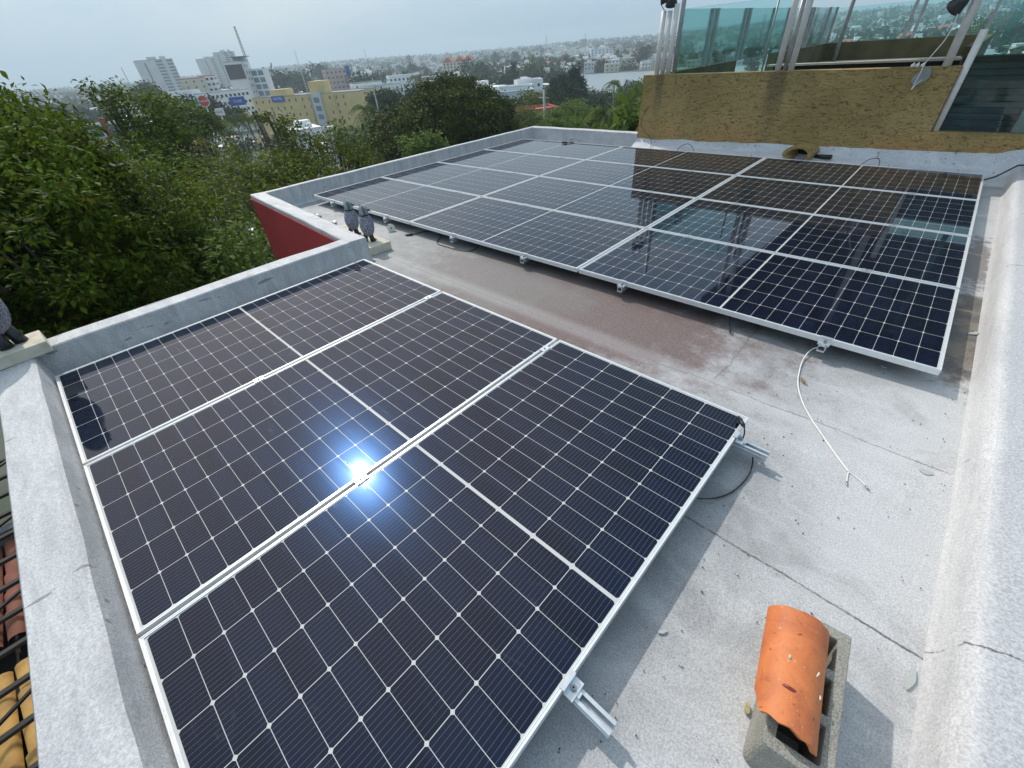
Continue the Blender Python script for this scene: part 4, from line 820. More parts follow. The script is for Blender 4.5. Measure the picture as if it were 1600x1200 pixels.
def tree(name, label, blobs, mat, base, size, n_leaf, rc, dens, seed, group=None, bark='bark', r0=0.35, fill=0.25, wind=0.35, cat='tree', rough=0.16, limbs=True):
    """blobs: [(centre, radius)] world; base: trunk foot"""
    root = thing(name, label, cat, base, 0, group); B = Vector(base); rs = np.random.RandomState(seed)
    loc = [(Vector(c) - B, r) for c, r in blobs]
    if limbs:
        b = MB(); b.sm = True; mid = sum((c for c, r in loc), Vector()) / len(loc); fork = Vector((mid.x * 0.55, mid.y * 0.55, mid.z * 0.62))
        k = Vector((rs.normal() * 0.3, rs.normal() * 0.3, 0)); b.tube(spline([Vector((0, 0, -0.3)), fork * 0.4 + k, fork], 4), [r0 * (1.15 - 0.5 * i / 8) for i in range(9)], 8)
        for c, r in loc:
            m_ = (fork + c) / 2 + Vector((rs.normal() * r * 0.25, rs.normal() * r * 0.25, -r * 0.15)); pts = spline([fork, m_, c], 4); b.tube(pts, [r0 * 0.55 * (1 - 0.85 * i / 8) + 0.015 for i in range(9)], 6)
            for q in range(4):
                v = Vector(rs.normal(size=3)).normalized(); v.z = abs(v.z) * 0.6; st = pts[5]; e = c + v * r * 0.85; b.tube([st, (st + e) / 2 + Vector((0, 0, -0.05 * r)), e], [r0 * 0.2, r0 * 0.11, 0.012], 5)
        b.build('trunk', bark, root)
    cs = clumps([(tuple(c), r) for c, r in loc], dens, rs, fill, rough=rough)
    leaf_mesh('crown', cs, mat, root, size, n_leaf, rc, seed, wind)
    return root
def pb(lst):      # (u, v, distance, radius) -> world blobs
    return [(tuple(far(u, v, D)), r) for u, v, D, r in lst]
def foot(u, D): p = far(u, 300, D); return (p.x, p.y, hill(p.x, p.y))
# near trees along the left side of the building
tree('broadleaf_tree', 'big dark green broadleaf tree filling the left edge beyond the parapet',
     pb([(-10, 218, 11, 0.75), (30, 240, 10.5, 0.9), (15, 280, 9.5, 1.2), (92, 274, 10.5, 0.95), (60, 325, 9.5, 1.35), (150, 312, 11, 0.95), (205, 325, 11, 1.15), (140, 375, 10, 1.3), (255, 385, 11, 1.1), (30, 400, 8.6, 1.3), (110, 440, 9, 1.4), (210, 430, 10, 1.3), (310, 415, 11.5, 1.0), (290, 450, 10.5, 1.2), (365, 435, 12, 0.9), (30, 470, 8.2, 1.1), (170, 490, 9.2, 1.2), (350, 470, 11, 1.1), (240, 520, 9.5, 1.2), (-60, 340, 9, 1.4), (90, 520, 8.6, 1.3), (-40, 430, 8, 1.4)]),
     'leaf_deep', foot(120, 11), 0.088, 52, 0.25, 6.2, 11, r0=0.4, fill=0.18)
tree('windblown_tree', 'wind-swept feathery tree rising above the skyline left of the hotel',
     pb([(156, 142, 25, 0.4), (170, 152, 25, 0.6), (194, 164, 24.5, 0.75), (214, 174, 24, 1.0), (240, 184, 24, 1.0), (226, 210, 24, 0.9), (258, 200, 23.5, 1.1), (288, 215, 23, 1.0), (250, 232, 23, 1.1), (312, 235, 22.5, 0.9), (332, 258, 22, 0.8), (285, 255, 22, 1.1), (235, 258, 23, 1.0), (340, 290, 20, 1.1), (280, 292, 20, 1.2), (210, 285, 22, 0.9), (310, 330, 18, 1.2)]),
     'leaf_mid', foot(260, 22), 0.15, 24, 0.40, 2.6, 12, wind=1.1, r0=0.3, fill=0.3, rough=0.25)
tree('spreading_tree', 'spreading olive-green tree in front of the yellow hotel',
     pb([(398, 182, 21.5, 0.22), (418, 183, 21.5, 0.32), (438, 195, 21, 0.4), (452, 212, 21, 0.6), (500, 228, 21, 0.6), (530, 232, 20.5, 0.9), (480, 250, 20, 0.9), (560, 248, 20, 0.8), (580, 262, 20, 0.6), (545, 275, 19, 1.0), (500, 285, 18.5, 1.1), (445, 275, 19, 1.0), (410, 300, 18.5, 0.9), (460, 305, 17.5, 1.0), (380, 280, 19, 0.8)]),
     'leaf_olive', foot(480, 19), 0.14, 20, 0.30, 5.0, 13, wind=0.5, r0=0.25, fill=0.25, rough=0.22)
tree('scrub_tree', 'thin brownish green tree low between the parapet corner and the windswept tree',
     pb([(350, 300, 16, 1.1), (390, 320, 15.5, 0.9), (330, 345, 14.5, 1.1), (380, 372, 14.5, 1.0), (370, 262, 18, 0.9), (415, 320, 16, 0.8), (345, 235, 21, .8)]), 'leaf_olive', foot(360, 15.5), 0.12, 12, 0.32, 4.5, 14, wind=0.6, r0=0.16, fill=0.35, rough=0.3)
tree('leafy_bush', 'bright green leafy crown low between the red wall and the near parapet',
     pb([(395, 400, 9.5, 0.8), (360, 420, 10, 0.7), (410, 430, 9.5, .8)]), 'leaf_bright', foot(390, 9.8), 0.12, 14, 0.25, 9, 15, r0=0.1)
tree('mango_tree', 'huge round dark mango tree above the middle of the left parapet',
     pb([(708, 160, 54, 2.9), (738, 166, 54, 2.8), (676, 168, 53, 2.5), (765, 180, 53, 2.4), (702, 195, 50, 3.8), (755, 198, 51, 3.0), (655, 203, 50, 2.6), (632, 222, 49, 2.2), (680, 222, 48, 3.2), (740, 218, 49, 3.3), (780, 213, 51, 2.2), (800, 226, 51, 1.6), (640, 240, 47, 2.4)]),
     'leaf_mango', foot(710, 52), 0.26, 26, 0.60, 3.6, 16, r0=0.8, fill=0.08, rough=0.14, wind=0.1)
tree('yellowish_shrub', 'small yellowish green crown poking up at the foot of the mango tree',
     pb([(668, 222, 36, 0.9), (676, 232, 36, 1.1), (655, 238, 36, .9), (640, 228, 38, .9)]), 'leaf_bright', foot(664, 36), 0.3, 12, 0.42, 3.5, 17, r0=0.12)
tree('round_tree', 'small dark round tree between the yellow hotel and the mango tree', pb([(598, 215, 56, 2.0), (612, 200, 58, 2.2), (625, 188, 60, 2.2), (590, 235, 50, 1.8)]), 'leaf_mango', foot(605, 57), 0.4, 12, 0.8, 1.6, 18, r0=0.3)
# palms
def palm(u, v, D, L_, label, seed, mat='leaf_mid', group='palm trees in the town'):
    top = far(u, v, D); ft = Vector((top.x, top.y, hill(top.x, top.y))); root = thing('palm_tree', label, 'palm tree', ft, 0, group); rs = random.Random(seed); H = top.z - ft.z
    b = MB(); b.sm = True; b.tube([(0, 0, 0), (0.1, 0, H * 0.5), (0, 0, H)], [0.22, 0.16, 0.13], 8); b.build('trunk', 'pale_bark', root)
    b = MB()
    for i in range(22):
        a = rs.uniform(0, 2 * math.pi); e0 = rs.uniform(-0.2, 1.1); d = Vector((math.cos(a), math.sin(a), 0)); P_ = []
        for k in range(9):
            t = k / 8; P_.append(Vector((0, 0, H)) + d * (L_ * (t * math.cos(e0) * 0.95)) + Vector((0, 0, L_ * (t * math.sin(e0) - 0.75 * t * t))) + Vector((-0.15, -0.3, 0)) * t * t * L_ * 0.35)
        sd_ = d.cross(Vector((0, 0, 1)))
        for k in range(8):
            for sg in (-1, 1):
                for h_ in (0.0, 0.5):
                    m_ = P_[k].lerp(P_[k + 1], h_); m2 = P_[k].lerp(P_[k + 1], h_ + 0.3); w_ = L_ * 0.30 * (1 - abs(k / 8 - 0.35)) ; tip = m2 + sd_ * sg * w_ * 0.8 + (P_[k + 1] - P_[k]) * 0.9 + Vector((0, 0, -w_ * 0.55)); b.add([m_, m2, tip], [(0, 1, 2)])
    b.build('crown', mat, root); return root
for i, (u_, v_, D_, L_, lb) in enumerate(((573, 172, 95, 4.2, 'tall palm at the right end of the yellow hotel'), (588, 180, 100, 3.6, 'lower palm just right of the hotel palm'), (868, 180, 58, 3.4, 'palm with drooping fronds beyond the far parapet, left of centre'), (948, 178, 48, 2.6, 'palm with drooping fronds beyond the far parapet, nearer the ochre wall'),
    (366, 185, 105, 2.8, 'palm left in the row behind the low pink wall'), (385, 184, 107, 2.8, 'palm in the middle of the row behind the low pink wall'), (404, 186, 104, 2.8, 'palm right in the row behind the low pink wall'), (350, 192, 100, 2.4, 'first small palm left of the row behind the low pink wall'), (648, 120, 300, 5, 'small distant palm beside the white flats'), (960, 130, 120, 3.0, 'slender palm standing against the lagoon'))):
    palm(u_, v_, D_, L_, lb, 30 + i)
tree('banana_plant', 'bright banana-like plant at the left edge of the ochre wall', pb([(997, 175, 22, 0.7), (1000, 195, 21, 0.8), (992, 205, 21, 0.5)]), 'leaf_bright', foot(998, 21.5), 0.5, 8, 0.5, 2.4, 19, r0=0.1, wind=0.2)
# individually placed mid-distance trees (u, v, D, radius, material, label)
mids = [(820, 178, 95, 4.0, 'leaf_olive', 'olive crown right of the mango tree'), (845, 195, 62, 2.6, 'leaf_mid', 'green crown just over the far parapet, right of the mango tree'), (905, 170, 85, 4.6, 'leaf_bright', 'light yellowish green crown above the far parapet'),
        (885, 195, 52, 2.2, 'leaf_bright', 'small light green crown touching the far parapet line'), (925, 190, 58, 2.8, 'leaf_mid', 'green crown between the two drooping palms'), (975, 185, 50, 3.0, 'leaf_mid', 'dense green crown beside the ochre wall'), (965, 205, 38, 1.6, 'leaf_olive', 'low olive crown beside the far parapet end'),
        (1004, 158, 75, 3.0, 'leaf_mid', 'tall green crown behind the top left of the ochre wall'), (945, 172, 95, 3.5, 'leaf_far', 'dark crown on the near lagoon bank'), (860, 150, 140, 5.0, 'leaf_far', 'dark crown left of the lagoon'), (830, 158, 130, 5.0, 'leaf_olive', 'broad dull crown by the long white roof'),
        (800, 165, 120, 4.0, 'leaf_far', 'dark crown behind the mango tree top right'), (790, 125, 300, 7.0, 'leaf_far', 'dark distant crown above the mango tree'), (880, 140, 150, 5.5, 'leaf_far', 'dark crown at the foot of the casuarinas'),
        (620, 160, 160, 6.0, 'leaf_far', 'dark crown left of the mango tree'), (635, 150, 170, 6.0, 'leaf_far', 'dark crown below the white flats'), (578, 128, 360, 7.0, 'leaf_far', 'dark crown behind the hotel roof end'), (600, 145, 200, 6.0, 'leaf_far', 'round dark crown beside the white shed roof'),
        (300, 175, 70, 3.0, 'leaf_mid', 'green crown among the roofs behind the windswept tree'), (270, 165, 130, 4.0, 'leaf_far', 'dark crown left of the burger sign'), (345, 165, 210, 6.0, 'leaf_far', 'dark crown right of the burger sign'), (225, 140, 420, 9, 'leaf_far', 'dark distant crown at the foot of the left tower'),
        (20, 175, 95, 3.0, 'leaf_far', 'dull crown at the far left edge'), (95, 168, 150, 3.5, 'leaf_far', 'dull distant crown over the left tree'), (50, 190, 60, 2.4, 'leaf_far', 'dark crown right behind the big left tree'), (100, 190, 66, 2.2, 'leaf_far', 'dark crown above the green sign'), (500, 105, 750, 14, 'leaf_far', 'wooded rise behind the billboard tower'), (430, 118, 520, 10, 'leaf_far', 'dark woods right behind the billboard tower'), (465, 115, 560, 12, 'leaf_far', 'dark woods above the hotel roof'),
        (560, 120, 420, 7, 'leaf_far', 'distant crown above the right end of the hotel'), (740, 128, 330, 7, 'leaf_far', 'dark crown right of the red-roofed flats'), (770, 118, 420, 8, 'leaf_far', 'wide dark crown beyond the mango tree'), (940, 102, 560, 7, 'leaf_far', 'dark crown on the far lagoon shore by the domed house'), (982, 104, 560, 7, 'leaf_far', 'dark crown on the far lagoon shore near the terrace posts')]
for i, (u_, v_, D_, r_, m_, lb) in enumerate(mids):
    rs = random.Random(100 + i); c0 = far(u_, v_, D_); bl = []
    for k in range(6):
        bl.append(((c0.x + rs.uniform(-.7, .7) * r_, c0.y + rs.uniform(-.7, .7) * r_, c0.z - r_ * 0.35 + rs.uniform(-.35, .3) * r_), r_ * rs.uniform(0.45, 0.65)))
    s_ = max(0.22, D_ / 190.0)
    tree('tree', lb, bl, m_, (c0.x, c0.y, hill(c0.x, c0.y)), s_, 7, s_ * 1.7, 1.9 / (s_ * s_ * 3.4), 200 + i, r0=0.25, fill=0.15, rough=0.25, limbs=D_ < 250)
for i, (u_, v_, D_, r_) in enumerate(((905, 146, 250, 6), (921, 142, 262, 5), (934, 150, 240, 5), (950, 148, 230, 6), (968, 140, 250, 6), (984, 133, 262, 6), (1000, 130, 265, 7), (1016, 130, 260, 7), (960, 160, 180, 5), (935, 165, 150, 4), (990, 150, 170, 5), (912, 160, 170, 5))):
    rs = random.Random(700 + i); c0 = far(u_, v_, D_); bl = [((c0.x + rs.uniform(-.8, .8) * r_, c0.y + rs.uniform(-.8, .8) * r_, c0.z - r_ * 0.5 + rs.uniform(-.3, .4) * r_), r_ * rs.uniform(0.4, 0.6)) for k in range(6)]
    tree('tree', 'dark crown in the row along the near lagoon bank, ' + ('first', 'second', 'third', 'fourth', 'fifth', 'sixth', 'seventh', 'eighth', 'ninth', 'tenth', 'eleventh', 'twelfth')[i] + ' one', bl, ('leaf_far', 'leaf_mid', 'leaf_far')[i % 3], (c0.x, c0.y, hill(c0.x, c0.y)), 1.2, 7, 2.0, 0.42, 720 + i, r0=0.3, fill=0.1, rough=0.35, limbs=False)
# casuarinas
for i, (u_, v_, D_, h_, lb) in enumerate(((898, 105, 165, 15, 'tall feathery casuarina left of the lagoon'), (880, 118, 168, 12, 'shorter casuarina left of the tall one'), (908, 122, 160, 12, 'casuarina leaning over the lagoon bank'), (866, 125, 170, 10, 'casuarina by the wide dark tree left of the lagoon'), (803, 100, 330, 17, 'distant feathery casuarina above the mango tree'), (638, 88, 1400, 45, 'spiky lone tree on the skyline left'))):
    c0 = far(u_, v_, D_); z0 = hill(c0.x, c0.y); root = thing('casuarina', lb, 'tree', (c0.x, c0.y, z0), 0, 'casuarina trees'); rs = np.random.RandomState(60 + i); H = c0.z - z0; cs = []
    for k in range(260):
        t = rs.rand() ** 0.8; rr = (1 - t) ** 0.75 * h_ * 0.26 + 0.3; a = rs.rand() * 6.28; q = rr * rs.rand() ** 0.4; cs.append((q * math.cos(a), q * math.sin(a), H - h_ + h_ * t))
    b = MB(); b.tube([(0, 0, 0), (0, 0, H * 0.97)], [0.3, 0.05], 6); b.build('trunk', 'bark', root)
    o = leaf_mesh('crown', cs, 'needle_far', root, h_ * 0.11, 7, h_ * 0.07, i, 0.2, 0.1, 0.16)
# generic town trees: five crown prototypes copied over the town
def proto_tree(k, m_):
    rs = random.Random(300 + k); bl = [((rs.uniform(-2.2, 2.2), rs.uniform(-2.2, 2.2), 5.5 + rs.uniform(-1.2, 1.5)), rs.uniform(1.6, 2.6)) for _ in range(5)]
    return tree('town_tree', 'leafy tree among the roofs of the town', bl, m_, (0, 0, 0), 1.0, 6, 1.1, 0.42, 310 + k, 'trees among the roofs of the town', r0=0.25, fill=0.1, rough=0.3, limbs=True)
BUILT = []       # (x, y, r) already taken
def free(x, y, r):
    for a, b_, c in BUILT:
        if (x - a) ** 2 + (y - b_) ** 2 < (r + c) ** 2: return False
    return True
def polar(u, D): p = far(u, 120, D); return p.x, p.y
# ---------------- buildings
simple('white_wall', (0.78, 0.79, 0.79), 0.8, var=0.06, scale=0.2); simple('grey_wall', (0.58, 0.59, 0.59), 0.8, var=0.08, scale=0.2); simple('pale_grey_wall', (0.64, 0.65, 0.65), 0.8, var=0.06, scale=0.15)
simple('cream_wall', (0.60, 0.54, 0.42), 0.8, var=0.06, scale=0.2); simple('yellow_wall', (0.66, 0.50, 0.22), 0.8, var=0.10, scale=0.25); simple('orange_wall', (0.58, 0.30, 0.09), 0.8, var=0.06, scale=0.3); simple('pink_wall', (0.50, 0.36, 0.32), 0.8, var=0.08, scale=0.2)
simple('window_dark', (0.04, 0.05, 0.06), 0.25); simple('window_slate', (0.12, 0.13, 0.13), 0.3); simple('window_blue', (0.16, 0.24, 0.28), 0.2); simple('tin_roof', (0.50, 0.55, 0.58), 0.5, var=0.1, scale=0.3); simple('white_roof', (0.74, 0.75, 0.75), 0.7, var=0.08, scale=0.3); simple('red_roof', (0.42, 0.13, 0.08), 0.8, var=0.15, scale=0.5); simple('dark_roof', (0.10, 0.10, 0.11), 0.7); simple('concrete_roof', (0.36, 0.35, 0.33), 0.9, var=0.2, scale=0.3)
simple('billboard_dark', (0.07, 0.055, 0.06), 0.6); simple('sign_blue', (0.03, 0.10, 0.38), 0.5, var=0.03); simple('sign_green', (0.01, 0.20, 0.10), 0.5, var=0.03); simple('sign_red', (0.48, 0.05, 0.04), 0.5, var=0.03); simple('sign_white', (0.72, 0.72, 0.72), 0.5, var=0.02); simple('pole_grey', (0.35, 0.36, 0.36), 0.5); simple('balcony_grey', (0.20, 0.22, 0.24), 0.6)
def building(name, label, u, D, w, d, ztop, wall, roof='concrete_roof', yaw=0.0, floors=3, bays=4, win=(0.9, 1.2), wmat='window_dark', side=True, sill=None, group=None, cat='building', side_bays=None, z0=None, skip=None, parapet=0.5, ends=None):
    """front face looks at the camera, turned by yaw; ztop from vtop pixel if given as ('v', v)"""
    x, y = polar(u, D); a = math.atan2(CAM[1] - y, CAM[0] - x) + yaw - math.pi / 2 + math.pi   # local -y faces the camera
    if ends:
        e0, e1 = ends; x, y = (e0.x + e1.x) / 2, (e0.y + e1.y) / 2; w = (e1 - e0).length; a = math.atan2(e1.y - e0.y, e1.x - e0.x)
    zg = hill(x, y) if z0 is None else z0
    if isinstance(ztop, tuple): ztop = far(u, ztop[1], D).z
    H = ztop - zg; BUILT.append((x, y, max(w, d) * 0.6))
    root = thing(name, label, cat, (x, y, zg), a, group); b = MB(); b.box((-w / 2, 0, 0), (w / 2, d, H - parapet)); b.build('wall', wall, root)
    b = MB(); t = 0.25
    for p, q in (((-w / 2, 0), (w / 2, t)), ((-w / 2, d - t), (w / 2, d)), ((-w / 2, t), (-w / 2 + t, d - t)), ((w / 2 - t, t), (w / 2, d - t))): b.box(p + (H - parapet + 0.002,), q + (H,))
    b.box((-w / 2 + t, t, H - parapet + 0.004), (w / 2 - t, d - t, H - parapet + 0.05)); b.build('roof', roof if isinstance(roof, str) else 'concrete_roof', root)
    fh = min(3.2, H / max(floors, 1)); first = None; W_, H_ = win
    def put(x_, y_, z_, rot):
        nonlocal first
        if first is None:
            m = MB(); m.box((-W_ / 2, -0.04, -H_ / 2), (W_ / 2, 0.12, H_ / 2)); first = m.build('window', wmat, root); o = first
        else: o = first.copy(); C.objects.link(o)
        o.location = (x_, y_, z_); o.rotation_euler = (0, 0, rot)
    nfl = floors; cnt = 0; sb = side_bays if side_bays is not None else max(1, int(bays * d / w))
    for f in range(nfl):
        z_ = H - parapet - fh * (f + 0.5)
        for k in range(bays):
            if (skip and skip(f, k)) or cnt > 96: continue
            put(-w / 2 + w * (k + 0.5) / bays, 0, z_, 0); cnt += 1
        if side:
            for k in range(sb):
                if cnt > 96: continue
                put(w / 2, d * (k + 0.5) / sb, z_, math.pi / 2); cnt += 1
                if cnt <= 96: put(-w / 2, d * (k + 0.5) / sb, z_, -math.pi / 2); cnt += 1
    return root, H, w, d
def bx(root, name, m, a, b_): q = MB(); q.box(a, b_); return q.build(name, m, root)
def text_part(root, txt, size, loc, rot, m, name='lettering'):
    cu = bpy.data.curves.new(name, 'FONT'); cu.body = txt; cu.size = size; cu.extrude = 0.02; cu.align_x = 'CENTER'; cu.align_y = 'CENTER'; cu.materials.append(MATS[m])
    t = bpy.data.objects.new(name, cu); C.objects.link(t); bpy.context.view_layer.update(); me = bpy.data.meshes.new_from_object(t.evaluated_get(bpy.context.evaluated_depsgraph_get())); bpy.data.objects.remove(t)
    o = bpy.data.objects.new(name, me); C.objects.link(o); o.parent = root; o.location = loc; o.rotation_euler = rot; return o
# yellow hotel
r_, H, w, d = building('hotel', 'long yellow hotel with a blue sign and narrow windows behind the olive tree', 478, 260, 57, 18, -9.0, 'yellow_wall', floors=5, bays=16, win=(0.75, 1.3), wmat='window_slate', side=False, skip=lambda f, k: k in (9, 10, 14, 15) or (f * 3 + k) % 5 == 4 or f > 3, ends=(onz(393, 153, -9.0), onz(562, 141, -9.0)))
bx(r_, 'stair_tower', 'grey_wall', (3.6, -1.0, 0), (8.4, -0.02, H + 0.4)); bx(r_, 'roof_block', 'yellow_wall', (2.0, 2, H - 0.45), (10.5, 8, H + 4.6)); bx(r_, 'roof_block', 'yellow_wall', (-20, 3, H - 0.45), (-11, 9, H + 2.4))
bx(r_, 'wall_fin', 'orange_wall', (2.4, -0.6, 0), (3.55, -0.03, H)); bx(r_, 'wall_fin', 'yellow_wall', (14.4, -0.6, 0), (15.2, -0.03, H + .02)); bx(r_, 'crack_line', 'orange_wall', (23.0, -0.06, 0.5), (23.15, -0.012, H - 3.5))
for z_ in (H - 3.6, H - 7.0, H - 10.4): bx(r_, 'stair_window', 'window_blue', (4.6, -1.1, z_), (7.4, -1.01, z_ + 2.0))
sg = bx(r_, 'sign_board', 'sign_blue', (-18, -0.35, H - 2.4), (-11.2, -0.03, H + 0.1)); text_part(r_, 'HOTEL', 1.5, (-14.6, -0.42, H - 1.15), (math.pi / 2, 0, 0), 'sign_white')
# billboard tower
r_, H, w, d = building('office_tower', 'pale tower with a blank side wall and a dark billboard near its top', 371, 330, 9.6, 11, ('v', 95), 'pale_grey_wall', yaw=-0.35, floors=1, bays=1, win=(0.1, 0.1), side=False)
for o_ in kids(r_):
    if o_.name.startswith('window'): bpy.data.objects.remove(o_)
bx(r_, 'billboard', 'billboard_dark', (-4.3, -0.5, H - 8.0), (4.6, -0.03, H - 1.5))
for f in range(9):
    z_ = H - 3.0 * (f + 1)
    for k in range(2): bx(r_, 'window', 'window_dark', (4.81, 2.6 + 4.0 * k, z_), (4.87, 3.6 + 4.0 * k, z_ + 1.3))
bx(r_, 'rear_wing', 'white_wall', (4.82, 8, 0), (12.6, 17, H - 4))
for f in range(8):
    z_ = H - 4 - 3.2 * (f + 1)
    for k in range(2): bx(r_, 'window', 'window_blue', (5.5 + 3.5 * k, 7.9, z_), (8.3 + 3.5 * k, 7.98, z_ + 2.3))
bx(r_, 'roof_canopy', 'dark_roof', (-1, 2, H + 1.6), (7, 10, H + 1.9)); bx(r_, 'roof_room', 'window_blue', (0, 3, H), (4.8, 9, H + 1.59))
# two towers far left
def flats(label, u, D, vt, w, d, yaw, nf, group):
    r_, H, w, d = building('apartment_tower', label, u, D, w, d, ('v', vt), 'grey_wall' if D < 1000 else 'pale_grey_wall', yaw=yaw, floors=1, bays=1, win=(0.1, 0.1), side=False, group=group)
    for o_ in kids(r_):
        if o_.name.startswith('window'): bpy.data.objects.remove(o_)
    fh = H * 0.9 / nf
    for f in range(nf):
        z_ = H - fh * (f + 0.9)
        for x0, x1 in ((w * 0.02, w * 0.20), (w * 0.32, w * 0.48)): bx(r_, 'balcony', 'balcony_grey', (x0, -0.2, z_), (x1, -0.02, z_ + fh * 0.55))
    bx(r_, 'shaft', 'balcony_grey', (-w * 0.30, -0.25, H * 0.05), (-w * 0.26, -0.02, H * 0.95)); bx(r_, 'shaft', 'pale_grey_wall', (w * 0.235, -1.2, 0), (w * 0.27, -0.02, H + 1.5))
    bx(r_, 'roof_tank', 'grey_wall', (-w * 0.15, d * 0.3, H), (w * 0.1, d * 0.6, H + 2.2)); bx(r_, 'roof_tank', 'grey_wall', (w * 0.2, d * 0.3, H), (w * 0.35, d * 0.6, H + 2.2))
    return r_
flats('wide grey apartment tower standing alone on the left skyline', 253, 620, 92, 31, 14, 0.15, 14, 'apartment towers on the skyline')
flats('pale hazy apartment tower, lower left one of the pair behind the billboard', 340, 900, 90, 27, 16, 0.5, 18, 'apartment towers on the skyline')
flats('pale apartment tower, taller one of the pair behind the billboard', 363, 850, 80, 26, 16, -0.1, 18, 'apartment towers on the skyline')
# mid-distance buildings
building('low_flats', 'cream building with a red roof edge right of the wide tower', 300, 430, 15, 10, ('v', 122), 'cream_wall', 'red_roof', 0.2, 4, 3, side=True)
building('low_flats', 'small red-roofed flats with balconies next to the cream building', 322, 440, 9, 10, ('v', 118), 'white_wall', 'red_roof', -0.2, 5, 3, (1.8, 1.4))
building('long_white_building', 'long white building with a tin roof left of the billboard tower', 338, 300, 25, 14, ('v', 143), 'white_wall', 'tin_roof', 0.25, 3, 12, (1.2, 1.2))
building('white_building', 'boxy white building below the wide tower', 278, 300, 14, 10, ('v', 143), 'white_wall', 'white_roof', 0.3, 3, 4, (1.4, 1.1))
building('white_flats', 'white apartment block with a grid of dark windows left of the mango tree', 630, 330, 18, 12, ('v', 117), 'white_wall', 'white_roof', 0.15, 5, 7, (1.1, 1.1))
r_, H, w, d = building('cream_flats', 'tall cream flats with red gabled roofs behind the mango tree', 718, 560, 33, 18, ('v', 96), 'cream_wall', 'concrete_roof', -0.2, 7, 9, (1.5, 1.7))
for x0 in (-16, -3, 6): q = MB(); q.prism([(0, 0), (5, 4.5), (10, 0)], (x0, 0, H), (x0, 18, H), (1, 0, 0), (0, 0, 1)); q.build('gable', 'red_roof', r_)
r_, H, w, d = building('pinkish_building', 'pinkish terraced building with a blue sign above the hotel', 530, 430, 19, 14, ('v', 107), 'pink_wall', 'concrete_roof', 0.2, 4, 6, (1.1, 1.1)); bx(r_, 'sign_board', 'sign_blue', (6, -0.3, H - 5), (9.4, -0.03, H + 1.5))
building('white_slab', 'small white slab building by the skyline above the lagoon', 938, 900, 36, 16, ('v', 76), 'white_wall', 'grey_wall', 0.1, 4, 6, (2.4, 1.6))
building('pink_tower', 'hazy pinkish tower on the skyline near the terrace', 910, 1500, 18, 14, ('v', 61), 'pink_wall', 'grey_wall', 0.1, 6, 5, (2.4, 1.8)); building('pink_tower', 'second hazy tower on the skyline right of the pinkish one', 930, 1550, 26, 14, ('v', 64), 'pink_wall', 'grey_wall', 0.1, 5, 6, (2.4, 1.8))
building('long_roof_building', 'long low building with a bright roof above the skyline houses', 752, 800, 60, 25, ('v', 100), 'white_wall', 'tin_roof', 0.1, 2, 9, (2, 1.4))
building('white_house', 'white house with a flat roof left of the casuarinas', 828, 215, 11, 8, ('v', 124), 'white_wall', 'white_roof', 0.2, 3, 3, (1.0, 1.0)); building('white_house', 'low white house beside the taller white house left of the casuarinas', 806, 205, 14, 8, ('v', 134), 'white_wall', 'white_roof', 0.1, 2, 3, (1.0, 1.0))
building('shed', 'pale long shed roof directly right of the mango tree', 790, 150, 17, 9, ('v', 143), 'grey_wall', 'tin_roof', 0.1, 1, 2, (0.9, 0.9), side=False)
building('shed', 'light blue tin shed roof right of the hotel', 598, 300, 20, 12, ('v', 132), 'white_wall', 'tin_roof', 0.4, 2, 4, (1, 1)); building('white_house', 'white house behind the hotel right corner', 572, 330, 18, 12, ('v', 128), 'white_wall', 'concrete_roof', 0.2, 3, 4, (1, 1))
building('brick_house', 'small house with an orange roof below the casuarinas', 838, 105, 10, 7, ('v', 170), 'pink_wall', 'red_roof', 0.3, 2, 2, (0.8, 0.8))
for i, (u_, D_, v_, w_, m_, lb) in enumerate(((920, 545, 97, 14, 'grey_wall', 'grey house with a rounded roof on the far lagoon shore'), (955, 540, 99, 18, 'cream_wall', 'cream house with a pale roof on the far lagoon shore'), (897, 545, 99, 13, 'white_wall', 'white houses at the left end of the far lagoon shore'), (1008, 560, 97, 13, 'white_wall', 'white house on the far shore beside the terrace posts'), (985, 640, 92, 13, 'cream_wall', 'small cream house on the far shore slope'))):
    building('shore_house', lb, u_, D_, w_ * 0.75, 7, ('v', v_), m_, 'white_roof', 0.1 * i, 2, 3, (1.2, 1.3))
# low pink and ochre garden wall, curved
b = MB(); P_ = [onz(u_, v_, -17) for u_, v_ in ((340, 224), (372, 221), (402, 216), (430, 205))]
for i in range(3):
    p, q = P_[i], P_[i + 1]; t_ = (q - p).normalized(); n_ = Vector((-t_.y, t_.x, 0)) * 0.3
    b.cur = 0 if i == 0 else 1
    b.mats = [MATS['pink_wall'], MATS['yellow_wall']]; b.add([p, q, q + n_, p + n_, p + Vector((0, 0, -7)), q + Vector((0, 0, -7)), q + n_ + Vector((0, 0, -7)), p + n_ + Vector((0, 0, -7))], [(0, 1, 2, 3), (4, 5, 1, 0), (6, 7, 3, 2), (5, 6, 2, 1), (7, 4, 0, 3)])
tag(b.build('garden_wall'), 'low curved wall, pinkish then ochre, in front of the palm row', 'wall')
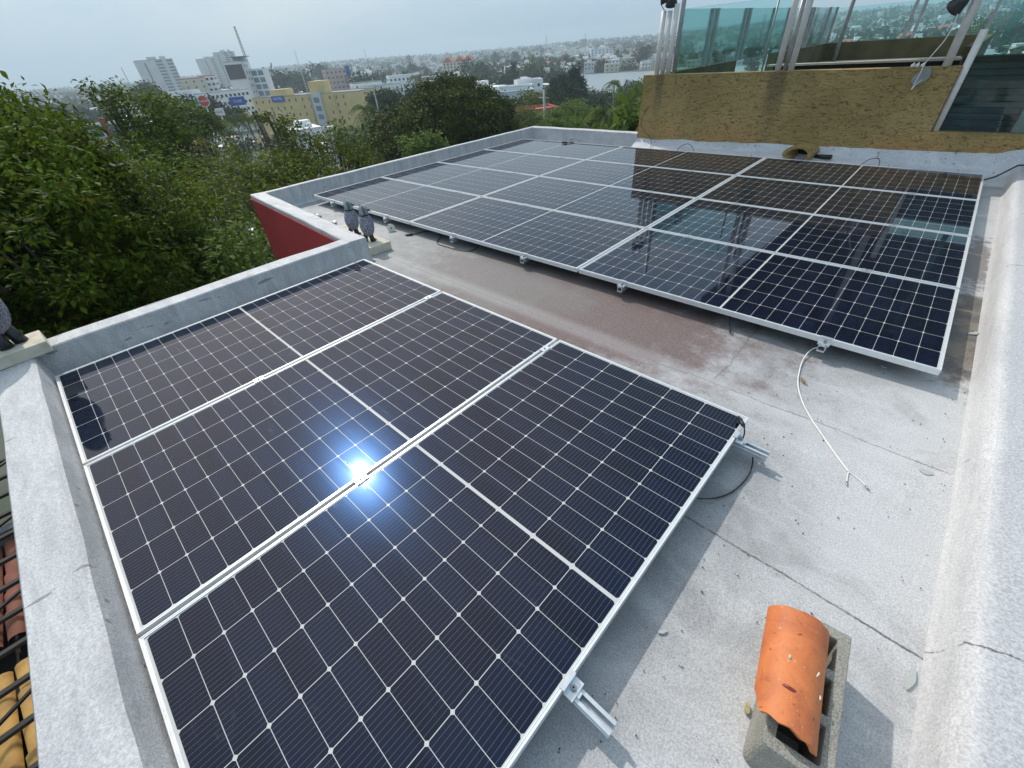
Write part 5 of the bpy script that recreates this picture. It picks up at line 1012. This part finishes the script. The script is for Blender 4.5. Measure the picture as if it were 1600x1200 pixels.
# advertising signs
def sign(name, label, u, v, D, w, h, m, txt=None, tcol='sign_white', round_=False, trim=None):
    c = far(u, v, D); zg = hill(c.x, c.y); a = math.atan2(CAM[1] - c.y, CAM[0] - c.x) + math.pi / 2; root = thing(name, label, 'sign', (c.x, c.y, zg), a); z = c.z - zg
    b = MB(); b.sm = True; b.tube([(0, 0.3, 0), (0, 0.3, z - h * 0.3)], 0.22 if D > 100 else 0.08, 10); b.build('pole', 'sign_white', root)
    b = MB()
    if round_: b.tube([(0, -0.15, z), (0, 0.25, z)], w / 2, 28)
    else: b.box((-w / 2, -0.15, z - h / 2), (w / 2, 0.25, z + h / 2))
    b.build('board', m, root)
    if txt: text_part(root, txt, h * (0.42 if not round_ else 0.26), (0, -0.2, z), (math.pi / 2, 0, 0), tcol)
    if trim:
        b = MB()
        if round_: b.tube([(0, -0.10, z), (0, 0.20, z)], w / 2 * 1.12, 28)
        else: b.box((-w / 2 - 0.15, -0.10, z - h / 2 - 0.15), (w / 2 + 0.15, 0.2, z + h / 2 + 0.15))
        b.build('rim', trim, root)
    return root
sign('round_sign', 'round red and white restaurant sign on a tall white pole', 318, 158, 190, 2.9, 2.9, 'sign_red', 'BURGER', 'sign_white', True, 'sign_white')
sign('round_sign', 'round red sign above the windswept tree, left of the tall pole sign', 268, 165, 150, 2.6, 2.6, 'sign_red', None, round_=True, trim='sign_white')
sign('shop_sign', 'white sign board with a red crest on the tall pole', 343, 175, 185, 2.7, 2.0, 'sign_white', 'SALE', 'sign_red')
sign('shop_sign', 'pair of blue sign boards below the billboard tower', 371, 158, 210, 5.2, 2.6, 'sign_blue', 'CLUB', 'sign_white')
sign('street_sign', 'green sign board with white lettering poking above the big left tree', 142, 206, 62, 1.75, 0.95, 'sign_green', 'LIMON', 'sign_white', trim='sign_white')
sign('green_banner', 'teal green sign strip left of the round red sign', 250, 163, 160, 3.2, 1.4, 'sign_green'); sign('green_banner', 'teal green sign strip below the boxy white building', 300, 160, 200, 8.0, 1.6, 'sign_green')
b = MB(); c = far(162, 195, 66); b.box((-0.28, -0.05, -1.4), (0.28, 0.05, 0.6)); o = b.build('red_banner', 'red_roof'); o.location = c; o.rotation_euler = (0, 0.3, 0.8); tag(o, 'leaning red banner right of the green sign board', 'banner')
# masts and poles
def mast(label, u, vt, D, r=0.5, vb=None, m='pole_grey'):
    c = far(u, vt, D); zg = hill(c.x, c.y); root = thing('radio_mast', label, 'mast', (c.x, c.y, zg)); H = c.z - zg; b = MB(); n = 26
    for k in range(3):
        a = 2 * math.pi * k / 3; b.tube([(r * 1.6 * math.cos(a), r * 1.6 * math.sin(a), 0), (r * 0.5 * math.cos(a), r * 0.5 * math.sin(a), H)], r * 0.22, 4)
    b.build('legs', m, root); b = MB()
    for i in range(n):
        z0, z1 = H * i / n, H * (i + 1) / n; q0, q1 = r * (1.6 - 1.1 * i / n), r * (1.6 - 1.1 * (i + 1) / n)
        for k in range(3):
            a, a2 = 2 * math.pi * k / 3, 2 * math.pi * (k + 1) / 3; b.tube([(q0 * math.cos(a), q0 * math.sin(a), z0), (q1 * math.cos(a2), q1 * math.sin(a2), z1)], r * 0.12, 3, False)
    b.build('lattice', m, root); return root
mast('tall lattice mast rising over the billboard tower', 366, 41, 480, 1.1); mast('thin distant mast left of the hotel sign', 460, 78, 900, 0.6); mast('thin distant mast above the hotel end', 569, 76, 1000, 0.6); mast('thin mast on the skyline above the lagoon', 854, 55, 1200, 0.8); mast('faint mast at the far left skyline', 189, 105, 900, 0.8); mast('mast on the skyline near the terrace', 915, 52, 1300, 0.9)
def pole(label, u, vt, D, r=0.14):
    c = far(u, vt, D); zg = hill(c.x, c.y); b = MB(); b.sm = True; b.tube([(0, 0, 0), (0, 0, c.z - zg)], r, 8); b.box((-0.9, -0.05, c.z - zg - 1), (0.9, 0.05, c.z - zg - 0.88)); o = b.build('utility_pole', 'pole_grey'); o.location = (c.x, c.y, zg); tag(o, label, 'pole')
pole('tall pale utility pole standing beyond the far parapet', 850, 140, 72, 0.16); pole('utility pole behind the hotel roof', 471, 112, 250, 0.25); pole('utility pole right of the hotel', 584, 140, 130, 0.15)
# generic houses
def proto_house(k, wall, roof, w, d, h, pitched):
    b = MB(); b.mats = [MATS[wall], MATS[roof], MATS['window_dark']]; b.cur = 0; b.box((-w / 2, -d / 2, -4), (w / 2, d / 2, h)); b.cur = 1
    if pitched: b.prism([(-w / 2 - 0.3, 0), (w / 2 + 0.3, 0), (0, 2.0)], (0, -d / 2 - 0.3, h + 0.02), (0, d / 2 + 0.3, h + 0.02), (1, 0, 0), (0, 0, 1))
    else:
        b.box((-w / 2 - 0.15, -d / 2 - 0.15, h + 0.01), (w / 2 + 0.15, d / 2 + 0.15, h + 0.35)); b.cur = 0; b.box((-w * 0.3, -d * 0.2, h + 0.36), (w * 0.05, d * 0.3, h + 2.3)); b.cur = 1; b.box((w * 0.2, d * 0.1, h + 0.36), (w * 0.32, d * 0.25, h + 1.6))
    b.cur = 2; nf = max(1, int(h / 3))
    for f in range(nf):
        z = 1.0 + 3.0 * f
        for s_ in (-1, 1):
            for k_ in range(3):
                x = -w / 2 + w * (k_ + 0.5) / 3 + (0.3 if (f + k_) % 2 else -0.2); ww = 0.55 if k_ != 1 else 0.8; b.box((x - ww, s_ * d / 2 - 0.05, z), (x + ww, s_ * d / 2 + 0.05, z + 1.2))
                y = -d / 2 + d * (k_ + 0.5) / 3; b.box((s_ * w / 2 - 0.05, y - 0.45, z), (s_ * w / 2 + 0.05, y + 0.45, z + 1.2))
    o = b.build('house'); return tag(o, 'small house', 'house')
hp = [proto_house(0, 'white_wall', 'white_roof', 11, 9, 6.2, False), proto_house(1, 'white_wall', 'concrete_roof', 14, 9, 3.4, False), proto_house(2, 'cream_wall', 'white_roof', 9, 9, 6.4, False), proto_house(3, 'pale_grey_wall', 'tin_roof', 18, 11, 4.2, True),
      proto_house(4, 'pink_wall', 'red_roof', 10, 10, 6.0, True), proto_house(5, 'white_wall', 'white_roof', 16, 12, 9.3, False), proto_house(6, 'grey_wall', 'concrete_roof', 10, 8, 6.0, False)]
def zone(u, D):
    z = [(260, 'at the far left'), (400, 'around the tall towers'), (600, 'behind the yellow hotel'), (740, 'behind the mango tree'), (880, 'left of the lagoon'), (1030, 'around the lagoon'), (1290, 'behind the left terrace glass'), (3000, 'behind the right terrace glass')]
    for a, t in z:
        if u < a: return t + (', on the near side' if D < 260 else (', half way out' if D < 620 else ', far out'))
HL = ['white two-storey house of the far town', 'low white flat-roofed house in the far town', 'cream two-storey house of the far town', 'long pale metal-roofed shed in the far town', 'pinkish red-roofed house in the far town', 'white three-storey block of the far town', 'grey plastered house of the far town']
used = [False] * 7; rg = random.Random(21); WATER = [(p.x, p.y) for p in wp]
def inwater(x, y, m=0):
    c = False; n = len(WATER)
    for i in range(n):
        (x0, y0), (x1, y1) = WATER[i], WATER[(i + 1) % n]
        if (y0 > y) != (y1 > y) and x < (x1 - x0) * (y - y0) / (y1 - y0) + x0: c = not c
    return c
def uD(x, y):
    q = RW @ (np.array([x, y, -20.0]) - CAM); return 800 + FPX * q[0] / max(q[2], 1), math.hypot(x - CAM[0], y - CAM[1])
def put_house(x, y, k=None, s=1.0):
    k = rg.choice([0, 0, 1, 1, 2, 3, 4, 5, 6, 0]) if k is None else k
    r = 8 * s
    if inwater(x, y) or not free(x, y, r): return False
    BUILT.append((x, y, r)); o = hp[k] if not used[k] else hp[k].copy()
    if used[k]: C.objects.link(o)
    used[k] = True; o.location = (x, y, hill(x, y)); o.rotation_euler = (0, 0, rg.choice([0.3, 0.3 + math.pi / 2, -0.2]) + rg.uniform(-.1, .1)); s_ = s * rg.uniform(0.85, 1.2); o.scale = (s_, s_, s_ * rg.uniform(0.9, 1.15))
    lb = HL[k].replace(' of the far town', '').replace(' in the far town', '') + ' ' + zone(*uD(x, y)); tag(o, lb, 'house', lb); return True
n = 0
for _ in range(4000):
    if n >= 270: break
    u_ = rg.choice([rg.uniform(0, 1030), rg.uniform(200, 620), rg.uniform(740, 1010), rg.uniform(1040, 1600)]); D_ = rg.choice([rg.uniform(170, 500), rg.uniform(300, 900), rg.uniform(500, 1500)])
    if 1030 < u_ and D_ < 350: continue
    if 880 < u_ < 1030 and D_ < 560: continue
    x, y = polar(u_, D_)
    if put_house(x, y, s=1.0 if D_ < 500 else 1.15): n += 1
for u_, D_ in ((60, 75), (330, 60), (250, 62), (300, 85), (205, 90), (150, 100)):
    x, y = polar(u_, D_); put_house(x, y, rg.choice([1, 3, 6]), 0.9)
pt = [proto_tree(i, m_) for i, m_ in enumerate(('leaf_far', 'leaf_mid', 'leaf_far', 'leaf_olive', 'leaf_far'))]
pu = [False] * 5; n = 0; PLACED = []
for _ in range(6000):
    if n >= 255: break
    u_ = rg.choice([rg.uniform(-60, 1030), rg.uniform(560, 1010), rg.uniform(1030, 1650)]); D_ = rg.choice([rg.uniform(45, 200), rg.uniform(120, 450), rg.uniform(300, 1000)])
    if u_ > 1030 and D_ < 60: continue
    if 890 < u_ < 1030 and 90 < D_ < 560: continue
    x, y = polar(u_, D_)
    if inwater(x, y) or not free(x, y, 2.2): continue
    if u_ < 215 and D_ < 75: continue
    if 1040 < u_ or D_ > 70 or True:
        BUILT.append((x, y, 1.5)); k = rg.randrange(5); s_ = rg.uniform(0.75, 1.5) if D_ < 400 else rg.uniform(1.2, 2.2)
        z = hill(x, y)
        if not pu[k]: r_ = pt[k]; r_.location = (x, y, z); r_.scale = (s_,) * 3; pu[k] = True; PLACED.append(None); PROTO[r_.name] = [(c_, kids(c_)) for c_ in kids(r_)]
        else: PLACED.append(dup(pt[k], (x, y, z), rg.uniform(0, 6.28), sc=(s_, s_, s_ * rg.uniform(0.85, 1.1))))
        lb = ['dull green tree', 'fresh green tree', 'dark green tree', 'olive tree', 'deep green tree'][k] + ' ' + zone(*uD(x, y)); (pt[k] if PLACED[-1] is None else PLACED[-1])['label'] = lb; (pt[k] if PLACED[-1] is None else PLACED[-1])['group'] = lb
        n += 1
rs = np.random.RandomState(77); b = MB(); b.mats = [MATS[m] for m in ('white_wall', 'pale_grey_wall', 'cream_wall', 'white_roof', 'red_roof', 'window_dark', 'pink_wall')]
for i in range(1700):
    u_ = rs.uniform(-60, 1040) if i % 3 else rs.uniform(640, 1640); D_ = 330 + 2300 * rs.rand() ** 1.3; x, y = polar(u_, D_)
    if inwater(x, y) or not free(x, y, 5) or (880 < u_ < 1030 and D_ < 560): continue
    a_ = rs.choice([0.3, 1.87]) + rs.normal() * 0.1; w_, d_, h_ = rs.uniform(3, 7.5), rs.uniform(3, 6), rs.choice([3.2, 6.0, 6.0, 9.0]); z_ = hill(x, y); M = Matrix.Translation((x, y, z_)) @ Matrix.Rotation(a_, 4, 'Z')
    b.cur = int(rs.choice([0, 0, 0, 1, 2, 6])); b.box((-w_, -d_, -3), (w_, d_, h_), M=M); b.cur = int(rs.choice([3, 3, 1, 4])); b.box((-w_ - .2, -d_ - .2, h_ + .02), (w_ + .2, d_ + .2, h_ + .4), M=M)
    if D_ < 1200:
        b.cur = 5
        for f in range(int(h_ / 3)):
            for k in range(3):
                for sg_ in (-1, 1): b.box((-w_ + w_ * 2 * (k + .3) / 3, sg_ * d_ - .06, 1 + 3 * f), (-w_ + w_ * 2 * (k + .65) / 3, sg_ * d_ + .06, 2.3 + 3 * f), M=M); 
                for sg_ in (-1, 1): b.box((sg_ * w_ - .06, -d_ + d_ * 2 * (k + .3) / 3, 1 + 3 * f), (sg_ * w_ + .06, -d_ + d_ * 2 * (k + .65) / 3, 2.3 + 3 * f), M=M)
o = b.build('distant_houses'); o['kind'] = 'stuff'; tag(o, 'countless tiny pale houses strewn out to the skyline', 'houses')
# far woods: one mass
rs = np.random.RandomState(9); cs = []
for i in range(6500):
    u_ = rs.uniform(-80, 1680); D_ = 380 + 3200 * rs.rand() ** 1.6; x, y = polar(u_, D_)
    if inwater(x, y) or (mnoise.noise(Vector((x * 0.006, y * 0.006, 2))) < -0.05 and D_ < 1500): continue
    if (D_ < 1000 and not free(x, y, 4)) or (870 < u_ < 1040 and D_ < 560): continue
    cs.append((x, y, hill(x, y) + 2 + 5 * rs.rand()))
o = leaf_mesh('distant_woods', cs, 'leaf_far', None, 6.0, 12, 6.5, 3, 0.1, 0.3, 0.8); o['kind'] = 'stuff'; tag(o, 'dark woods between the houses out to the skyline', 'woods')
rs = np.random.RandomState(10); cs = []
for i in range(3600):
    u_ = rs.uniform(-250, 1400); D_ = 3.5 + 120 * rs.rand() ** 1.4; x, y = polar(u_, D_); p = far(u_, 300, D_)
    if inwater(x, y) or not free(x, y, 1): continue
    cs.append((x, y, hill(x, y) + 0.5 + 2.5 * rs.rand()))
o = leaf_mesh('undergrowth', cs, 'leaf_mango', None, 0.9, 10, 1.6, 4, 0.1, 0.3, 0.5); o['kind'] = 'stuff'; tag(o, 'dark undergrowth on the ground below the building', 'undergrowth')
# ---------------- tiled roof and steel grille below the left edge
simple('tile_clay', (0.20, 0.07, 0.042), 0.8, var=0.3, scale=5, bump=0.3, bscale=60); simple('tile_ochre', (0.46, 0.26, 0.07), 0.75, var=0.3, scale=6, bump=0.3, bscale=60); simple('black_steel', (0.015, 0.013, 0.012), 0.5)
tr_ = thing('tiled_roof', 'clay tiled roof beyond the steel bars at the lower left edge', 'tiled roof', (0, 0, 0)); zr = -1.7
def barrel_rows(x0, x1, y0, y1, m, name, slope):
    b = MB(); b.sm = True; y = y0; nr = 7
    while y < y1:
        pts = []
        n_ = int((x1 - x0) / 0.24)
        for k in range(n_):
            xa = x0 + k * 0.24; xb = xa + 0.28; vs = []
            for (xx, rr, up) in ((xa, 0.062, 0.018), (xb, 0.052, 0.0)):
                for i in range(nr):
                    a = math.pi * i / (nr - 1); vs.append((xx, y + rr * math.cos(a), zr + slope * (xx - x0) + rr * 0.75 * math.sin(a) + up + 0.004 * mnoise.noise(Vector((k, y * 9, i)))))
            b.add(vs, [(i, i + 1, nr + i + 1, nr + i) for i in range(nr - 1)])
        y += 0.135
    b.build(name, m, tr_)
barrel_rows(-1.3, 0.12, -3.4, -0.26, 'tile_clay', 'clay_tiles', 0.06); barrel_rows(0.16, 2.6, -3.4, -0.26, 'tile_ochre', 'ochre_tiles', -0.04)
b = MB(); b.box((-1.4, -3.5, zr - 0.22), (2.7, -0.235, zr - 0.12)); b.build('deck', 'dark_opening', tr_); b = MB(); b.box((-1.40, -3.5, zr - 0.1), (-1.31, -0.235, zr + 0.16)); b.build('eaves_beam', 'dark_roof', tr_)
gr = thing('steel_grille', 'dark steel bars crossing in front of the tiled roof at the lower left', 'grille', (0, 0, 0)); zg_ = -0.85
b = MB()
for k in range(16): x = -1.2 + k * 0.26; b.box((x, -2.2, zg_ - 0.012), (x + 0.028, -0.23, zg_ + 0.012))
b.build('bars', 'black_steel', gr)
for k, (xa, ya, xb, yb) in enumerate(((-1.4, -0.25, -0.3, -2.1), (-0.6, -0.25, 0.5, -2.1), (0.25, -0.25, 1.2, -2.1), (1.0, -.25, 2.0, -2.1))):
    b = MB(); b.tube([(xa, ya, zg_ + 0.03), (xb, yb, zg_ + 0.03)], 0.012, 6); b.build('brace', 'black_steel', gr)
# ================================================================== HAZE
hm = bpy.data.materials.new('haze'); hm.use_nodes = True; t_ = hm.node_tree; t_.nodes.remove(t_.nodes['Principled BSDF']); pvn = t_.nodes.new('ShaderNodeVolumePrincipled')
pvn.inputs['Density'].default_value = 0.00040; pvn.inputs['Color'].default_value = (0.74, 0.90, 1.0, 1); pvn.inputs['Anisotropy'].default_value = 0.2; t_.links.new(pvn.outputs[0], t_.nodes['Material Output'].inputs['Volume'])
b = MB(); b.box((-4700, -4700, GZ - 3), (4700, 4700, 110)); o = b.build('haze'); o.data.materials.clear(); o.data.materials.append(hm); o['kind'] = 'stuff'; tag(o, 'thin bluish haze lying over the town', 'haze')
